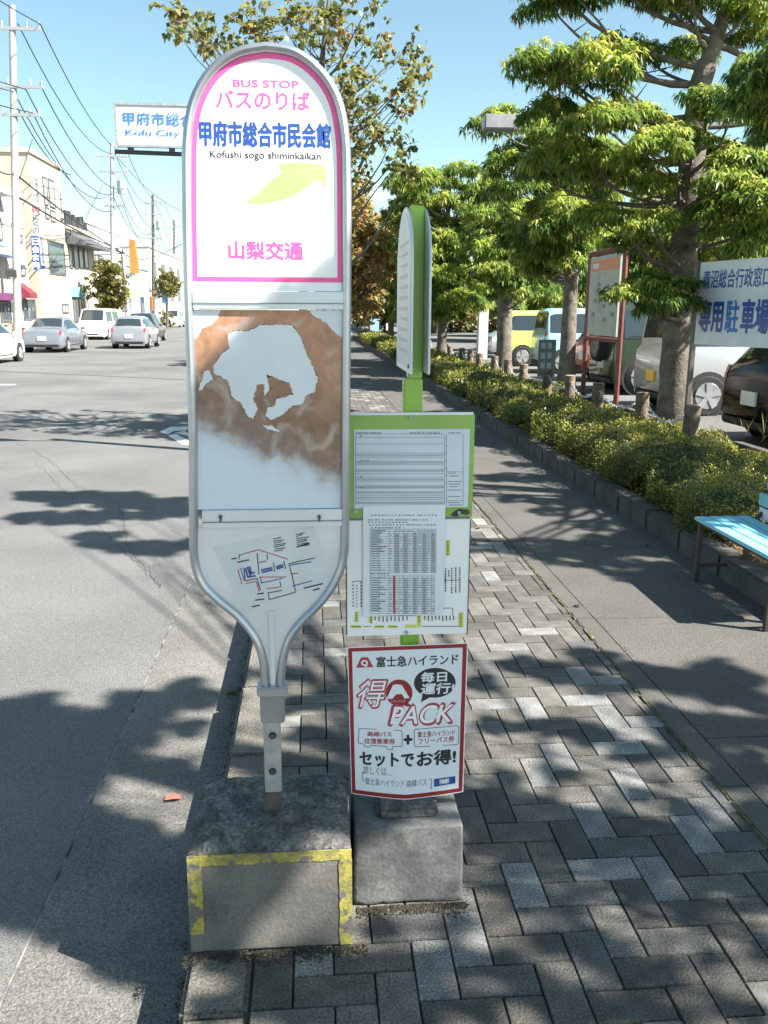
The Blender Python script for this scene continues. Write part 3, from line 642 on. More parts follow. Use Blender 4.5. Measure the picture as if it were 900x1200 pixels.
for xs in (250, 280, 302, 324, 347, 372, 395, 418, 441, 462):
    for k in range(18):
        if r.random() < .72: linepx(m, T5(xs-6, 651+k*11.7), T5(xs+4, 651+k*11.7), .7, TB-.0054)
    for k in range(15):
        if r.random() < .72 and xs != 265: linepx(m, T5(xs-6, 889+k*11.7), T5(xs+4, 889+k*11.7), .7, TB-.0054)
m.build('table_text', M['grey'], sh, kind='stuff')
grid_lines([(T5(x, 664), T5(x, 862)) for x in (279, 323, 371, 417, 463)]+[(T5(x, 890), T5(x, 1068)) for x in (323, 371, 417)], TB-.0050, 3.8, M['lgrey'], 'table_band', sh)
grid_lines([(T5(266, 880), T5(266, 1066))], TB-.0057, 2.6, M['redl'], 'red_column', sh)
for pts in ([(528, 700), (546, 700), (546, 775), (526, 775)], [(590, 1062), (612, 1062), (612, 1135), (590, 1135)], [(382, 1075), (400, 1075), (400, 1135), (382, 1135)], [(140, 1082), (158, 1082), (155, 1112), (138, 1112)], [(70, 1058), (88, 1058), (85, 1108), (68, 1108)], [(48, 1126), (100, 1128), (100, 1140), (48, 1139)], [(165, 1126), (215, 1128), (215, 1140), (165, 1139)], [(235, 1126), (282, 1128), (282, 1140), (235, 1139)], [(320, 1124), (375, 1124), (375, 1139), (320, 1139)]):
    m = MB(); quadpx(m, [T5(*p) for p in pts], TB-.0003); m.build('route_tag', M['yellowp'], gp)
m = MB()
for x, ya, yb in ((535, 705, 770), (600, 1070, 1130), (75, 1062, 1104), (524, 840, 960), (540, 850, 880), (555, 838, 960), (575, 835, 960), (595, 835, 960), (150, 1085, 1112), (390, 1080, 1112)):
    y = ya
    while y < yb: linepx(m, T5(x, y), T5(x, y+r.uniform(5, 9)), 1.5, TB-.0006); y += 12
for k in range(9): linepx(m, T5(170+k*20, 1082), T5(170+k*20, 1108+r.uniform(-8, 4)), 1.1, TB-.0006); linepx(m, T5(420+k*18, 1078), T5(420+k*18, 1105+r.uniform(-8, 6)), 1.1, TB-.0006)
for k in range(8): linepx(m, T5(60, 905+k*17), T5(60, 912+k*17), 1.4, TB-.0006); linepx(m, T5(100, 905+k*17), T5(100, 916+k*17), 1.4, TB-.0006); linepx(m, T5(78, 925+k*15), T5(78, 930+k*15), 1.4, TB-.0006)
for a, b in (((510, 900), (600, 900)), ((510, 1040), (560, 1040)), ((560, 1040), (560, 1078)), ((165, 1078), (375, 1078)), ((405, 1132), (605, 1132)), ((50, 1133), (98, 1133)), ((110, 1133), (150, 1133)), ((170, 1133), (212, 1133)), ((240, 1133), (280, 1133)), ((65, 905), (100, 905))): linepx(m, T5(*a), T5(*b), .6, TB-.0006)
m.build('route_print', M['black'], gp, kind='stuff')
for x, y, mt_ in ((348, 80, 'steel'), (70, 552, 'steel'), (590, 558, 'steel'), (327, 1160, 'steel')):
    p = at(*T5(x, y), TB); MB().tube([(p.x, TB-.008, p.z), (p.x, TB+.001, p.z)], .0045, 10).build('bolt', M[mt_], gp)
m = MB()
pts = jag([T5(*p) for p in [(548, 576), (572, 548), (600, 540), (640, 545), (648, 560), (630, 574), (600, 566), (580, 580)]], .5, 4)
quadpx(m, pts, TB-.0012); m.build('rust_stain', M['rust'], gp)

# poster (slightly curled sheet)
PY = 2.145
pa, pb, pcn, pdn = at(407, 758, PY), at(548.5, 754, PY), at(546.5, 933, PY), at(412, 928, PY)
po = thing('advertising_poster', (.25, PY, .25), 'white advertising poster with dark red border hung low on the lime green post', 'poster')
cxm, czt, czb = (pa.x+pb.x)/2, pa.z, pcn.z; hwp = (pb.x-pa.x)/2
def warp(P):
    P = np.array(P, float); u = (P[:, 0]-cxm)/hwp; v = (czt-P[:, 2])/(czt-czb)
    P[:, 1] += -.012*(1-u*u)*v*v+.010*np.maximum(0, -u-.2)*v + .006*v
    P[:, 0] += .010*np.maximum(0, -u)*v; P[:, 2] += .012*np.abs(u)*v*v-.004*u*v+.002*u
    return P
def wgrid(x0_, x1_, z0_, z1_, off, name, mt, parent, nx=24, nz=24, mask=None):
    m = MB(); xs, zs = np.linspace(x0_, x1_, nx+1), np.linspace(z0_, z1_, nz+1)
    Pn = warp([(x, PY+off, z) for z in zs for x in xs]); m.v = [tuple(p) for p in Pn]
    for j in range(nz):
        for i in range(nx): a = j*(nx+1)+i; m.f.append((a, a+1, a+nx+2, a+nx+1))
    return m.build(name, mt, parent, smooth=True)
wgrid(pa.x, pb.x, czb, czt, .0006, 'sheet_margin', M['white'], po)
wgrid(pa.x+.002, pb.x-.003, czb+.003, czt-.002, 0, 'red_border', M['red'], po)
wf = wgrid(pa.x+.0125, pb.x-.0145, czb+.016, czt-.0125, -.0006, 'white_field', M['paper2'], po)
T6 = lambda x, y: (400+x/5.806, 750+y/5.81)
T6b = lambda x, y: (400+x/5.806, 840+y/5.81)
def ptext(s, a, b, mt_, bold=0, shear=0, off=.0012, T=T6):
    (x0_, y0_), (x1_, y1_) = T(*a), T(*b); return text_px(s, x0_, y0_, x1_, y1_, PY-off, mt_, po, bold=bold, shear=shear, warp=warp)
def pshape(pts, mt_, name, off=.0010, T=T6):
    P = warp([(at(*T(x, y), PY).x, PY-off, at(*T(x, y), PY).z) for x, y in pts]); return MB().poly(P).build(name, mt_, po)
def pstroke(pts, wpx, mt_, name, off=.0012, T=T6, closed=True):
    m = MB(); n = len(pts)
    for i in range(n if closed else n-1):
        a, b = T(*pts[i]), T(*pts[(i+1) % n]); dx, dy = b[0]-a[0], b[1]-a[1]; L_ = math.hypot(dx, dy) or 1; nx_, ny_ = -dy/L_*wpx/2, dx/L_*wpx/2
        m.poly(warp([(at(x, y, PY).x, PY-off, at(x, y, PY).z) for x, y in ((a[0]+nx_, a[1]+ny_), (b[0]+nx_, b[1]+ny_), (b[0]-nx_, b[1]-ny_), (a[0]-nx_, a[1]-ny_))]))
    return m.build(name, mt_, po)
def ell(cx, cy, rx, ry, n=28): return [(cx+rx*math.cos(2*math.pi*k/n), cy+ry*math.sin(2*math.pi*k/n)) for k in range(n)]
pshape([(97, 187), (135, 112), (145, 118), (155, 110), (168, 118), (178, 110), (218, 184)], M['redl'], 'emblem')
ptext('Q', (135, 137), (177, 180), M['white'], bold=.05, off=.0018)
ptext('富士急ハイランド', (238, 105), (795, 178), M['black'], bold=.018)
ptext('得', (100, 268), (312, 470), M['redl'], bold=.035, shear=.25); ptext('得', (108, 276), (304, 462), M['white'], bold=.0, shear=.25, off=.0017)
pshape(ell(392, 360, 92, 92), M['red'], 'round_emblem', .0013); pshape([(425, 400), (478, 450), (440, 452), (395, 420)], M['red'], 'round_emblem', .0014)
pshape([(305, 400), (350, 305), (375, 300), (410, 305), (465, 395), (430, 398), (410, 365), (370, 370), (345, 400)], M['paper2'], 'mountain_shape', .0019)
ptext('トクーパック', (340, 410), (435, 426), M['white'], off=.0021)
pshape(ell(636, 293, 142, 102), M['black'], 'speech_bubble', .0012); pshape([(555, 365), (540, 425), (612, 388)], M['black'], 'speech_bubble', .0013)
ptext('毎日', (543, 220), (718, 288), M['paper2'], bold=.03, off=.0019); ptext('運行!', (540, 297), (768, 370), M['paper2'], bold=.03, shear=.1, off=.0019)
ptext('PACK', (318, 440), (775, 580), M['redl'], bold=.05, shear=.25); ptext('PACK', (330, 450), (762, 570), M['white'], bold=.012, shear=.25, off=.0017)
pstroke([(110, 92), (400, 92), (412, 105), (412, 198), (345, 205), (342, 226), (310, 226), (300, 206), (190, 206), (180, 220), (150, 218), (140, 200), (102, 195)], .95, M['grey'], 'bus_outline', T=T6b)
ptext('路線バス', (168, 108), (340, 142), M['redl'], bold=.02, T=T6b); ptext('往復乗車券', (146, 155), (362, 194), M['redl'], bold=.02, T=T6b)
ptext('+', (427, 125), (480, 185), M['black'], bold=.04, T=T6b)
pstroke([(505, 85), (788, 68), (800, 78), (798, 190), (786, 200), (505, 204), (496, 195), (496, 95)], .95, M['grey'], 'ticket_outline', T=T6b)
ptext('富士急ハイランド', (520, 98), (775, 138), M['red'], bold=.01, T=T6b); ptext('フリーパス券', (524, 143), (770, 184), M['redl'], bold=.012, T=T6b)
ptext('セットで', (112, 252), (492, 345), M['black'], bold=.035, T=T6b); ptext('お得!', (515, 235), (778, 335), M['black'], bold=.035, T=T6b)
ptext('詳しくは…', (134, 352), (340, 412), M['grey'], bold=.005, T=T6b)
pstroke([(127, 403), (612, 428), (612, 490), (130, 458)], .9, M['grey'], 'box_outline', T=T6b)
ptext('富士急ハイランド 路線バス', (148, 430), (580, 478), M['grey'], bold=.005, T=T6b)
pshape([(630, 428), (776, 420), (776, 470), (630, 482)], M['blue'], 'search_button', T=T6b); ptext('検索', (665, 432), (735, 468), M['white'], bold=.01, off=.0018, T=T6b)

# ============================================================ OVERHEAD PLACE SIGN
GY = 10.3
gs = thing('place_name_sign', (-.05, GY, RZ), 'pale overhead sign with blue lettering jutting out behind the bus stop sign', 'street sign')
a, b = at(133, 122, GY), at(133, 172, GY)
GX0, GX1, GZ1, GZ0 = a.x, -.55, a.z+.02, b.z
MB().box(GX0, GX1, GY, GY+.05, GZ0, GZ1).build('panel', M['whiteb'], gs, bevel=.01)
m = MB(); 
for q in ((GX0, GX1, GZ0, GZ0+.025), (GX0, GX1, GZ1-.025, GZ1), (GX0, GX0+.025, GZ0+.026, GZ1-.026)): m.box(q[0], q[1], GY-.012, GY-.001, q[2], q[3])
m.build('panel_frame', M['steel'], gs)
def gtxt(s, x0_, x1_, y0_, y1_, wfull, bold):
    pa_, pb_ = at(x0_, y0_, GY), at(x1_, y1_, GY); wd = wfull
    text(s, M['blue2'], gs, ((pa_.x+wd/2), GY-.006, (pa_.z+pb_.z)/2), (1, 0, 0), (0, 0, 1), wd, abs(pa_.z-pb_.z), bold)
gtxt('甲府市総合市民会館', 144, 214, 131, 148, .155*9, .012); gtxt('Kofu City General Civic Hall', 147, 214, 151.5, 162, 1.75, .010)
p = at(137, 177, GY); MB().tube([(p.x-.03, GY+.04, p.z), (.0, GY+.04, p.z-.04)], .024, 8).build('arm', M['bolt'], gs)
for x in (GX0+.15, GX0+.6, GX1-.3): MB().box(x-.03, x+.03, GY+.01, GY+.07, p.z, GZ0).build('bracket', M['bolt'], gs)
MB().tube([(-.05, GY+.04, RZ), (-.05, GY+.04, p.z+.25)], [.09, .07], 12).build('post', M['steel'], gs, smooth=True)

# ============================================================ BENCH
bn = thing('bench', (2.5, 4.3, 0), 'sky blue slatted bench on dark iron legs at the right edge of the pavement', 'bench')
yA, yB = 3.93, 4.86
sl = None; ws = .088
for k in range(4):
    x0_ = 2.285+k*.087
    MB().box(x0_, x0_+.081, yA-1.0+1.0+random.uniform(-.006, .006), yB+random.uniform(-.01, .01), .385, .405).build('seat_slat', M['benchblue'], bn, bevel=.004)
for k, (z, dx) in enumerate(((.465, .0), (.56, .045), (.66, .10))):
    o = MB().box(2.70+dx, 2.722+dx, yA-.0, yB+.03, z, z+.075).build('back_slat', M['benchblue'], bn, bevel=.004)
for y in (yA+.05, yB-.05):
    MB().box(2.30, 2.325, y-.014, y+.014, 0, .366).build('leg', M['darkiron'], bn)
    MB().box(2.60, 2.625, y-.014, y+.014, 0, .366).build('leg', M['darkiron'], bn)
    MB().tube([(2.62, y, .37), (2.725, y, .46), (2.83, y, .74)], .013, 6).build('back_support', M['darkiron'], bn)
    MB().box(2.31, 2.615, y-.012, y+.012, .10, .12).build('stretcher', M['darkiron'], bn)
MB().box(2.30, 2.33, yA+.01, yB-.01, .366, .384).build('seat_rail', M['darkiron'], bn)
MB().box(2.597, 2.625, yA+.01, yB-.01, .366, .384).build('seat_rail', M['darkiron'], bn)
MB().box(2.685, 2.695, 4.45, 4.84, .39, .46).build('notice_plate', M['whiteb'], bn)

# ============================================================ LOG BOLLARDS AND CHAIN
logs = []
proto = None
ylist = [8.87+1.47*k for k in range(23)]
ORD = ['first', 'second', 'third', 'fourth', 'fifth', 'sixth', 'seventh', 'eighth', 'ninth', 'tenth', 'eleventh', 'twelfth', 'thirteenth', 'fourteenth', 'fifteenth', 'sixteenth', 'seventeenth', 'eighteenth', 'nineteenth', 'twentieth', 'twenty-first', 'twenty-second', 'twenty-third']
words = ['beside the trunk of the big tree', 'between the big tree and the map board', 'in front of the map board', 'carrying the notice panel']
for k, y in enumerate(ylist):
    x = 4.03+.05*math.sin(k*2.1); h = .62+.05*math.sin(k*1.7)
    lab = ('rough wooden log bollard %s, standing in the hedge' % words[k-1]) if 1 <= k <= 4 else 'wooden log bollard in the receding row, %s beyond the notice panel' % ORD[k-5] if k > 4 else 'rough wooden log bollard in the hedge nearest to the parking sign'
    if proto is None:
        t_ = thing('log_bollard', (x, y, .1), lab, 'bollard', 'log bollards linked by a chain along the hedge')
        m = MB(); pts, rad = [], []
        for i in range(9): pts.append((x, y, .1+.54*i/8)); rad.append(.083+random.uniform(-.004, .004))
        pt = m.tube(pts, rad, 14); o = pt.build('log', M['wood'], t_, smooth=True)
        MB().tube([(x, y, .64), (x, y, .645)], [.078, .074], 14).build('end_grain', M['logtop'], t_)
        proto = t_
    else:
        t_ = proto.copy(); COL.objects.link(t_); t_.location = (x, y, .1); t_['label'] = lab; W[t_] = Vector((x, y, .1))
        for ch in list(proto.children): c_ = ch.copy(); COL.objects.link(c_); c_.parent = t_
    t_.rotation_euler = (random.uniform(-.05, .05), random.uniform(-.05, .05), random.uniform(0, 6)); logs.append(Vector((x, y, .58)))
for k in range(len(logs)-1):
    a, b = logs[k], logs[k+1]
    if k < 6:
        m = MB(); nl = 26
        for i in range(nl):
            t_ = (i+.5)/nl; p = a.lerp(b, t_); p.z -= .22*4*t_*(1-t_)*.9
            ang = i % 2*math.pi/2; d = (b-a).normalized(); s_ = Vector((0, 0, 1)).cross(d).normalized(); u_ = d.cross(s_); q = s_*math.cos(ang)+u_*math.sin(ang)
            ring = [p+d*(.038*math.cos(w_))+q*(.017*math.sin(w_)) for w_ in [2*math.pi*j/8 for j in range(9)]]
            m.tube(ring, .0055, 4, cap=False)
    else:
        m = MB(); m.tube([(a.lerp(b, t_)+Vector((0, 0, -.22*4*t_*(1-t_)*.9))) for t_ in [i/8 for i in range(9)]], .012, 4)
    o = m.build('chain', M['chain'], at0=a); tag(o, ['white chain sagging from the nearest log bollard towards the right edge', 'white chain sagging between the bollard by the parking sign and the one by the trunk'][k] if k < 2 else 'thin white chain between log bollards, %s chain back from the parking sign' % ORD[k], 'chain', 'chains between the log bollards')

# ============================================================ HEDGE
def hedge_h(x, y):
    e = np.clip((x-2.64)/.3, 0, 1); e2 = np.clip((4.75-x)/.3, 0, 1)
    return .12+(.33+.045*np.sin(y*2.3+x)+.05*np.sin(y*5.1-x*3)+.05*np.sin(y*.9))*np.sqrt(e)*np.sqrt(e2)-.27*np.clip((x-3.2), 0, .9)
nxh, nyh = 24, 300
xs = 2.68+np.linspace(0, 1, nxh)*2.12; ysh = np.linspace(5.15, 52, nyh)
X, Y_ = np.meshgrid(xs, ysh); X = X+.06*np.sin(Y_*3.1)+.05*np.sin(Y_*7.7)
Z = hedge_h(X, Y_)-.05
V = np.stack([X.ravel(), Y_.ravel(), Z.ravel()], 1); idx = np.arange(nxh*nyh).reshape(nyh, nxh)
Fq = np.stack([idx[:-1, :-1].ravel(), idx[:-1, 1:].ravel(), idx[1:, 1:].ravel(), idx[1:, :-1].ravel()], 1)
hd = thing('azalea_hedge', (3.7, 5.2, .1), 'low clipped azalea hedge with yellow-green leaves behind the grey planter kerb', 'hedge')
o = link_mesh('hedge_core', np_mesh('hedge_core', V-np.array([3.7, 5.2, .1]), Fq, M['hedgecore']), None, hd)
def leaves(P, Nn, length, width, tint, droop=.3):
    """two-triangle bent leaves: P base (n,3), Nn direction (n,3)"""
    n = len(P); d = Nn/np.linalg.norm(Nn, axis=1, keepdims=True); up = rng.normal(size=(n, 3))*.35+np.array([0, 0, 1.0])
    s = np.cross(d, up); s /= np.linalg.norm(s, axis=1, keepdims=True)+1e-9
    L_ = length[:, None]; Wd = width[:, None]
    mid = P+d*L_*.45+np.array([0, 0, .06])*L_; tip = P+d*L_; tip[:, 2] -= droop*length
    V = np.stack([P, mid+s*Wd/2, mid-s*Wd/2, tip], 1).reshape(-1, 3); b = np.arange(n)*4
    F_ = np.concatenate([np.stack([b, b+1, b+2], 1), np.stack([b+2, b+1, b+3], 1)], 0)
    return V, F_, np.repeat(tint, 4)
Vs, Fs, Ts, off = [], [], [], 0
for (ya, yb, dens, ln_) in ((5.0, 8, 7500, .021), (8, 12, 4200, .028), (12, 20, 1100, .05), (20, 50, 330, .09)):
    n = int((yb-ya)*2.1*dens); x = 2.60+rng.random(n)*2.16; y = ya+rng.random(n)*(yb-ya)
    fr = rng.random(n) < .22; x[fr] = 2.60+rng.random(fr.sum())*.16
    z = hedge_h(x, y)+rng.normal(size=n)*.018; z[fr] = .12+rng.random(fr.sum())*(hedge_h(np.full(fr.sum(), 2.92), y[fr])-.12)
    x = x+.06*np.sin(y*3.1)+.05*np.sin(y*7.7)
    z += .03*np.sin(x*17+y*13)*np.sin(y*19-x*5)
    dr = rng.normal(size=(n, 3)); dr[:, 2] = np.abs(dr[:, 2])*.8+.25; dr[fr, 0] -= 1.0
    clump = .5+.35*np.sin(x*9+np.sin(y*4)*2)*np.sin(y*8+x*3); tint = np.clip(clump+rng.normal(size=n)*.2, 0, .93); tint[rng.random(n) < .03] = 1.0
    v, f, t_ = leaves(np.stack([x, y, z], 1)-np.array([3.7, 5.2, .1]), dr, ln_*(.7+.6*rng.random(n)), ln_*.5*(.8+.4*rng.random(n)), tint, 0)
    Vs.append(v); Fs.append(f+off); Ts.append(t_); off += len(v)
o = link_mesh('foliage', np_mesh('foliage', np.concatenate(Vs), np.concatenate(Fs), LEAFH, np.concatenate(Ts)), None, hd); o['kind'] = 'stuff'
# dry leaves under the hedge
n = 900; x = 2.66+rng.random(n)**1.5*.35; y = 4.2+rng.random(n)*8; z = .15+rng.random(n)*.02
v, f, t_ = leaves(np.stack([x, y, z], 1), rng.normal(size=(n, 3))*np.array([1, 1, .3]), .035+rng.random(n)*.03, .02+rng.random(n)*.02, .75+rng.random(n)*.25, 0)
o = link_mesh('leaf_litter', np_mesh('leaf_litter', v, f, LEAF3, t_), None); tag(o, 'dry brown fallen leaves lying on the soil at the foot of the hedge', 'leaf litter', kind='stuff')
# foxtail grass by the black car
n = 15; x = 4.3+rng.random(n)*.6; y = 7.9+rng.random(n)*1.6; z = np.full(n, .3)
dr = rng.normal(size=(n, 3))*.35; dr[:, 2] = 1
v, f, t_ = leaves(np.stack([x, y, z], 1), dr, .16+rng.random(n)*.26, .006+rng.random(n)*.004, .3+rng.random(n)*.3, .1)
o = link_mesh('foxtail_grass', np_mesh('foxtail_grass', v, f, LEAFH, t_), None); tag(o, 'thin wild foxtail grass rising behind the hedge beside the black car', 'grass', kind='stuff')

# ============================================================ TREES
def make_pad(r, h, nw, ll, seed, nl=9):
    g_ = np.random.default_rng(seed); rho = r*np.sqrt(g_.random(nw)); th = g_.random(nw)*2*np.pi
    lob = 1+.22*np.sin(3*th+seed)+.12*np.sin(5*th+seed*2); x, y = rho*np.cos(th)*lob, rho*np.sin(th)*lob*.85
    z = h*(1-(rho/r)**2)*(.35+.65*g_.random(nw))+g_.normal(size=nw)*.03-.05*(rho/r)
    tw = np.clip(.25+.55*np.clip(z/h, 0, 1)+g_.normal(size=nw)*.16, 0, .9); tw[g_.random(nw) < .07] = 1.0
    P = np.repeat(np.stack([x, y, z], 1), nl, 0); a = np.tile(np.arange(nl)/nl*2*np.pi, nw)+np.repeat(g_.random(nw)*6, nl)+g_.normal(size=nw*nl)*.25
    el = -.38+g_.normal(size=nw*nl)*.42; tiltx, tilty = np.repeat(x/r*.35, nl), np.repeat(y/r*.35, nl)
    dr = np.stack([np.cos(a)*np.cos(el)+tiltx, np.sin(a)*np.cos(el)+tilty, np.sin(el)], 1)
    P = P+dr*.01
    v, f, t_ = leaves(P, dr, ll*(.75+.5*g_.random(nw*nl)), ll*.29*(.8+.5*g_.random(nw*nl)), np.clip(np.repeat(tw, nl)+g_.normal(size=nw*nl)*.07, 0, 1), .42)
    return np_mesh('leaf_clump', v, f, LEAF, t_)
PADS = [make_pad(.5, .24, 150, .11, s) for s in (1, 2, 3, 4, 5)]
PADD = [make_pad(.5, .22, 240, .15, s) for s in (6, 7, 8, 9)]
PADF = [make_pad(.5, .26, 120, .12, s, 8) for s in (11, 12, 13, 14)]
def make_blob(r, n, ll, seed, mt_, name='leaf_clump'):
    g_ = np.random.default_rng(seed); P = g_.normal(size=(n, 3)); P /= np.linalg.norm(P, axis=1, keepdims=True); P *= (r*g_.random(n)**.5)[:, None]; P[:, 2] *= .7
    k = g_.normal(size=(8, 3))*r*.6; P = P*.45+k[g_.integers(0, 8, n)]
    dr = g_.normal(size=(n, 3)); dr[:, 2] -= .6
    v, f, t_ = leaves(P, dr, ll*(.6+.7*g_.random(n)), ll*.8*(.7+.5*g_.random(n)), g_.random(n)*.95, .1); return np_mesh(name, v, f, mt_, t_)
BL2 = [make_blob(.2, 58, .105, s, LEAF2) for s in (21, 22, 23, 24)]
BL3 = [make_blob(.34, 130, .10, s, LEAF3) for s in (31, 32, 33)]
BLF = [make_blob(.6, 260, .22, s, LEAF2) for s in (41, 42, 43)]
def limb(m, a, b, ra, rb, sag=.12, seed=0, n=7):
    r = random.Random(seed); a, b = Vector(a), Vector(b); L_ = (b-a).length; pts, rad = [], []
    k1, k2 = Vector((r.uniform(-1, 1), r.uniform(-1, 1), r.uniform(-.5, .5)))*L_*.07, Vector((r.uniform(-1, 1), r.uniform(-1, 1), 0))*L_*.05
    for i in range(n):
        t_ = i/(n-1); p = a.lerp(b, t_)+Vector((0, 0, -sag*L_*math.sin(math.pi*t_)))+k1*math.sin(math.pi*t_)+k2*math.sin(2*math.pi*t_); pts.append(p); rad.append(ra+(rb-ra)*t_)
    m.tube(pts, rad, 8); return pts
def tree(label, trunk, pads, barkm, meshes, group=None, name='street_tree', twig=.012, brk=.28, z_s=1.0, cat='tree', lr=.055, leafname='leaf_clump', bl=.012):
    """trunk: [(x,y,z,r)...]; pads: [(x,y,z,scale)...]"""
    base_ = Vector(trunk[0][:3]); T = thing(name, base_, label, cat, group)
    pts = [Vector(q[:3]) for q in trunk]
    # densify trunk
    P2, R2 = [], []
    for i in range(len(pts)-1):
        for k in range(5): t_ = k/5; P2.append(pts[i].lerp(pts[i+1], t_)); R2.append((trunk[i][3]*(1-t_)+trunk[i+1][3]*t_)*(1+random.uniform(-.05, .05)))
    P2.append(pts[-1]); R2.append(trunk[-1][3]); R2[0] *= 1.25
    m = MB(); m.tube(P2, R2, 14); m.build('trunk', barkm, T, smooth=True)
    for i, (x, y, z, s) in enumerate(pads):
        c_ = Vector((x, y, z)); best = min(range(len(P2)), key=lambda k: (P2[k]-(c_-Vector((0, 0, .3+brk*(c_.xy-P2[k].xy).length)))).length)
        if P2[best].z < base_.z+1.6: best = min(len(P2)-1, max(best, next((k for k, q in enumerate(P2) if q.z > base_.z+1.6), len(P2)-1)))
        m = MB(); L_ = (c_-P2[best]).length
        pp_ = limb(m, P2[best], c_-Vector((0, 0, .02)), min(R2[best]*.55, lr*.35+bl*L_), twig*.7, .10, i)
        for q in range(3):
            aa = pp_[-2-q]; m.tube([aa, aa+(Vector((random.uniform(-.3, .3), random.uniform(-.3, .3), random.uniform(.02, .15)))*s)], [twig*.8, .004], 5)
        m.build('branch', barkm, T, smooth=True)
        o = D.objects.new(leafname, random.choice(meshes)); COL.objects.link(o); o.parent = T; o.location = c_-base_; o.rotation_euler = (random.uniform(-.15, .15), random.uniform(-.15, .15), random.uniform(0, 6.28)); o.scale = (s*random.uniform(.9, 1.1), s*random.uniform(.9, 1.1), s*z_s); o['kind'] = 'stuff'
    return T
def P3(x, y, Y): p = at(x, y, Y); return (p.x, p.y, p.z)
# --- near visible tree
TYD = 10.6
trunk = [(*P3(789, 522, TYD), .225), (*P3(792, 430, TYD), .20), (*P3(799, 330, TYD), .175), (*P3(806, 240, TYD), .16), (*P3(814, 160, TYD), .15), (*P3(820, 100, TYD), .13), (*P3(838, 50, TYD), .09), (*P3(858, -10, TYD), .06)]
pads = []
for x, y, dy, s in [(628, 72, -.4, .85), (655, 82, .2, .8), (692, 70, -.3, 1.0), (730, 62, .3, .9), (712, 88, -.6, .8), (755, 60, .6, .55), (645, 128, .3, .8), (698, 140, -.6, .85), (740, 137, -.3, .8), (757, 132, .5, .6), (783, 157, -.9, .75), (812, 165, -.8, .55),
                    (668, 185, .2, 1.1), (635, 200, .9, .8), (700, 190, -.3, .8), (760, 178, -.9, .9), (735, 205, .2, .8), (768, 215, -.6, .7), (722, 255, -.4, .8), (765, 262, -.7, .8), (745, 285, .1, .7), (695, 250, .5, .7),
                    (833, 115, -.9, .75), (852, 135, -1.0, .6), (872, 118, .4, .6), (880, 190, -.8, .9), (852, 212, -1.0, .8), (845, 245, -.9, .75), (885, 232, -1.2, 1.0), (905, 205, -.6, .9), (868, 268, -1.1, .8), (890, 290, -1.4, .75), (905, 262, -1.2, .9), (925, 240, -.7, 1.0),
                    (752, 340, -.8, .75), (782, 355, -1.0, .8), (765, 325, -.5, .6), (735, 345, -.9, .55), (795, 335, -.9, .5), (645, 8, .3, .8), (672, -10, -.2, .8), (640, -35, .4, .9), (790, 3, .3, .9), (812, -12, -.4, .8), (760, -20, .2, .8), (880, 8, -.3, .9), (905, 12, .4, .9), (877, 45, .6, .6), (850, -30, 0, 1.0), (700, -60, .3, 1.0), (760, -80, -.5, 1.0), (820, -80, .4, 1.1), (900, -60, .2, 1.1), (960, 0, .3, 1.1), (960, 100, -.2, 1.1), (960, 180, .4, 1.1), (1000, 60, .3, 1.2), (880, -120, -.3, 1.2), (830, -140, .4, 1.1), (1020, 150, 0, 1.2), (770, -130, .8, 1.1), (810, 60, 1.3, .8), (850, 180, 1.4, .9), (790, 230, 1.3, .8), (730, 130, 1.6, .9)]:
    pads.append((*P3(x, y, TYD+dy), s*.98))
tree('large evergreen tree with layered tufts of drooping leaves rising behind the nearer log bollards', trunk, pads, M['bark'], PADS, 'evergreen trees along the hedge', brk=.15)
# --- off-frame tree whose crown shades the foreground
def from_shadow(gx, gy_, h, s):        # crown tuft at height h that shades ground point
    return (gx+TO_SUN.x/TO_SUN.z*h, gy_+TO_SUN.y/TO_SUN.z*h, h, s)
pads = []
rs = random.Random(11)
sh_list = []
def shade(x, y, rx, h0, h1, z=0.0, k=1.0):     # a tuft high up whose shadow, about rx photograph pixels wide, falls at this spot of ground
    p = gz(x, y, z); dist = (p-Vector((0, 0, CAM_H))).dot(F); sh_list.append((p.x, p.y, rs.uniform(h0, h1), 2*rx/FPX*dist*k))
for x, y, rx in [(20, 850, 60), (90, 865, 50), (150, 855, 45), (205, 832, 42), (250, 820, 35), (20, 910, 70), (110, 915, 60), (172, 900, 28), (15, 960, 50), (115, 975, 45), (165, 1005, 45), (100, 1035, 60), (30, 1045, 55), (195, 1045, 48), (60, 1075, 40), (140, 1085, 45), (205, 1100, 40), (240, 905, 18), (255, 860, 22), (-50, 870, 70), (-60, 940, 80), (-60, 1010, 80), (-50, 1060, 60), (120, 880, 40), (60, 930, 40), (190, 870, 30), (215, 1150, 35), (185, 1125, 30)]:
    shade(x, y, rx, 4.0, 5.2, RZ, 1.15)
for x, y, rx in [(300, 1150, 34), (260, 1125, 28), (430, 1150, 34), (520, 1125, 32), (480, 1190, 36), (350, 1185, 34), (240, 1180, 26), (590, 1130, 30), (355, 905, 26), (420, 905, 22), (450, 820, 26), (480, 780, 24), (330, 790, 24), (560, 930, 24), (600, 1010, 26), (550, 1130, 26), (610, 1060, 22), (660, 1060, 24), (720, 960, 24), (800, 1060, 26), (730, 1150, 26), (850, 980, 26), (620, 1160, 30), (650, 1190, 30), (840, 1180, 26), (690, 770, 26), (840, 790, 40), (810, 870, 36), (870, 900, 34), (350, 1120, 26), (260, 1180, 24), (380, 1130, 26), (430, 1130, 26)]:
    shade(x, y, rx, 3.4, 4.8, 0)
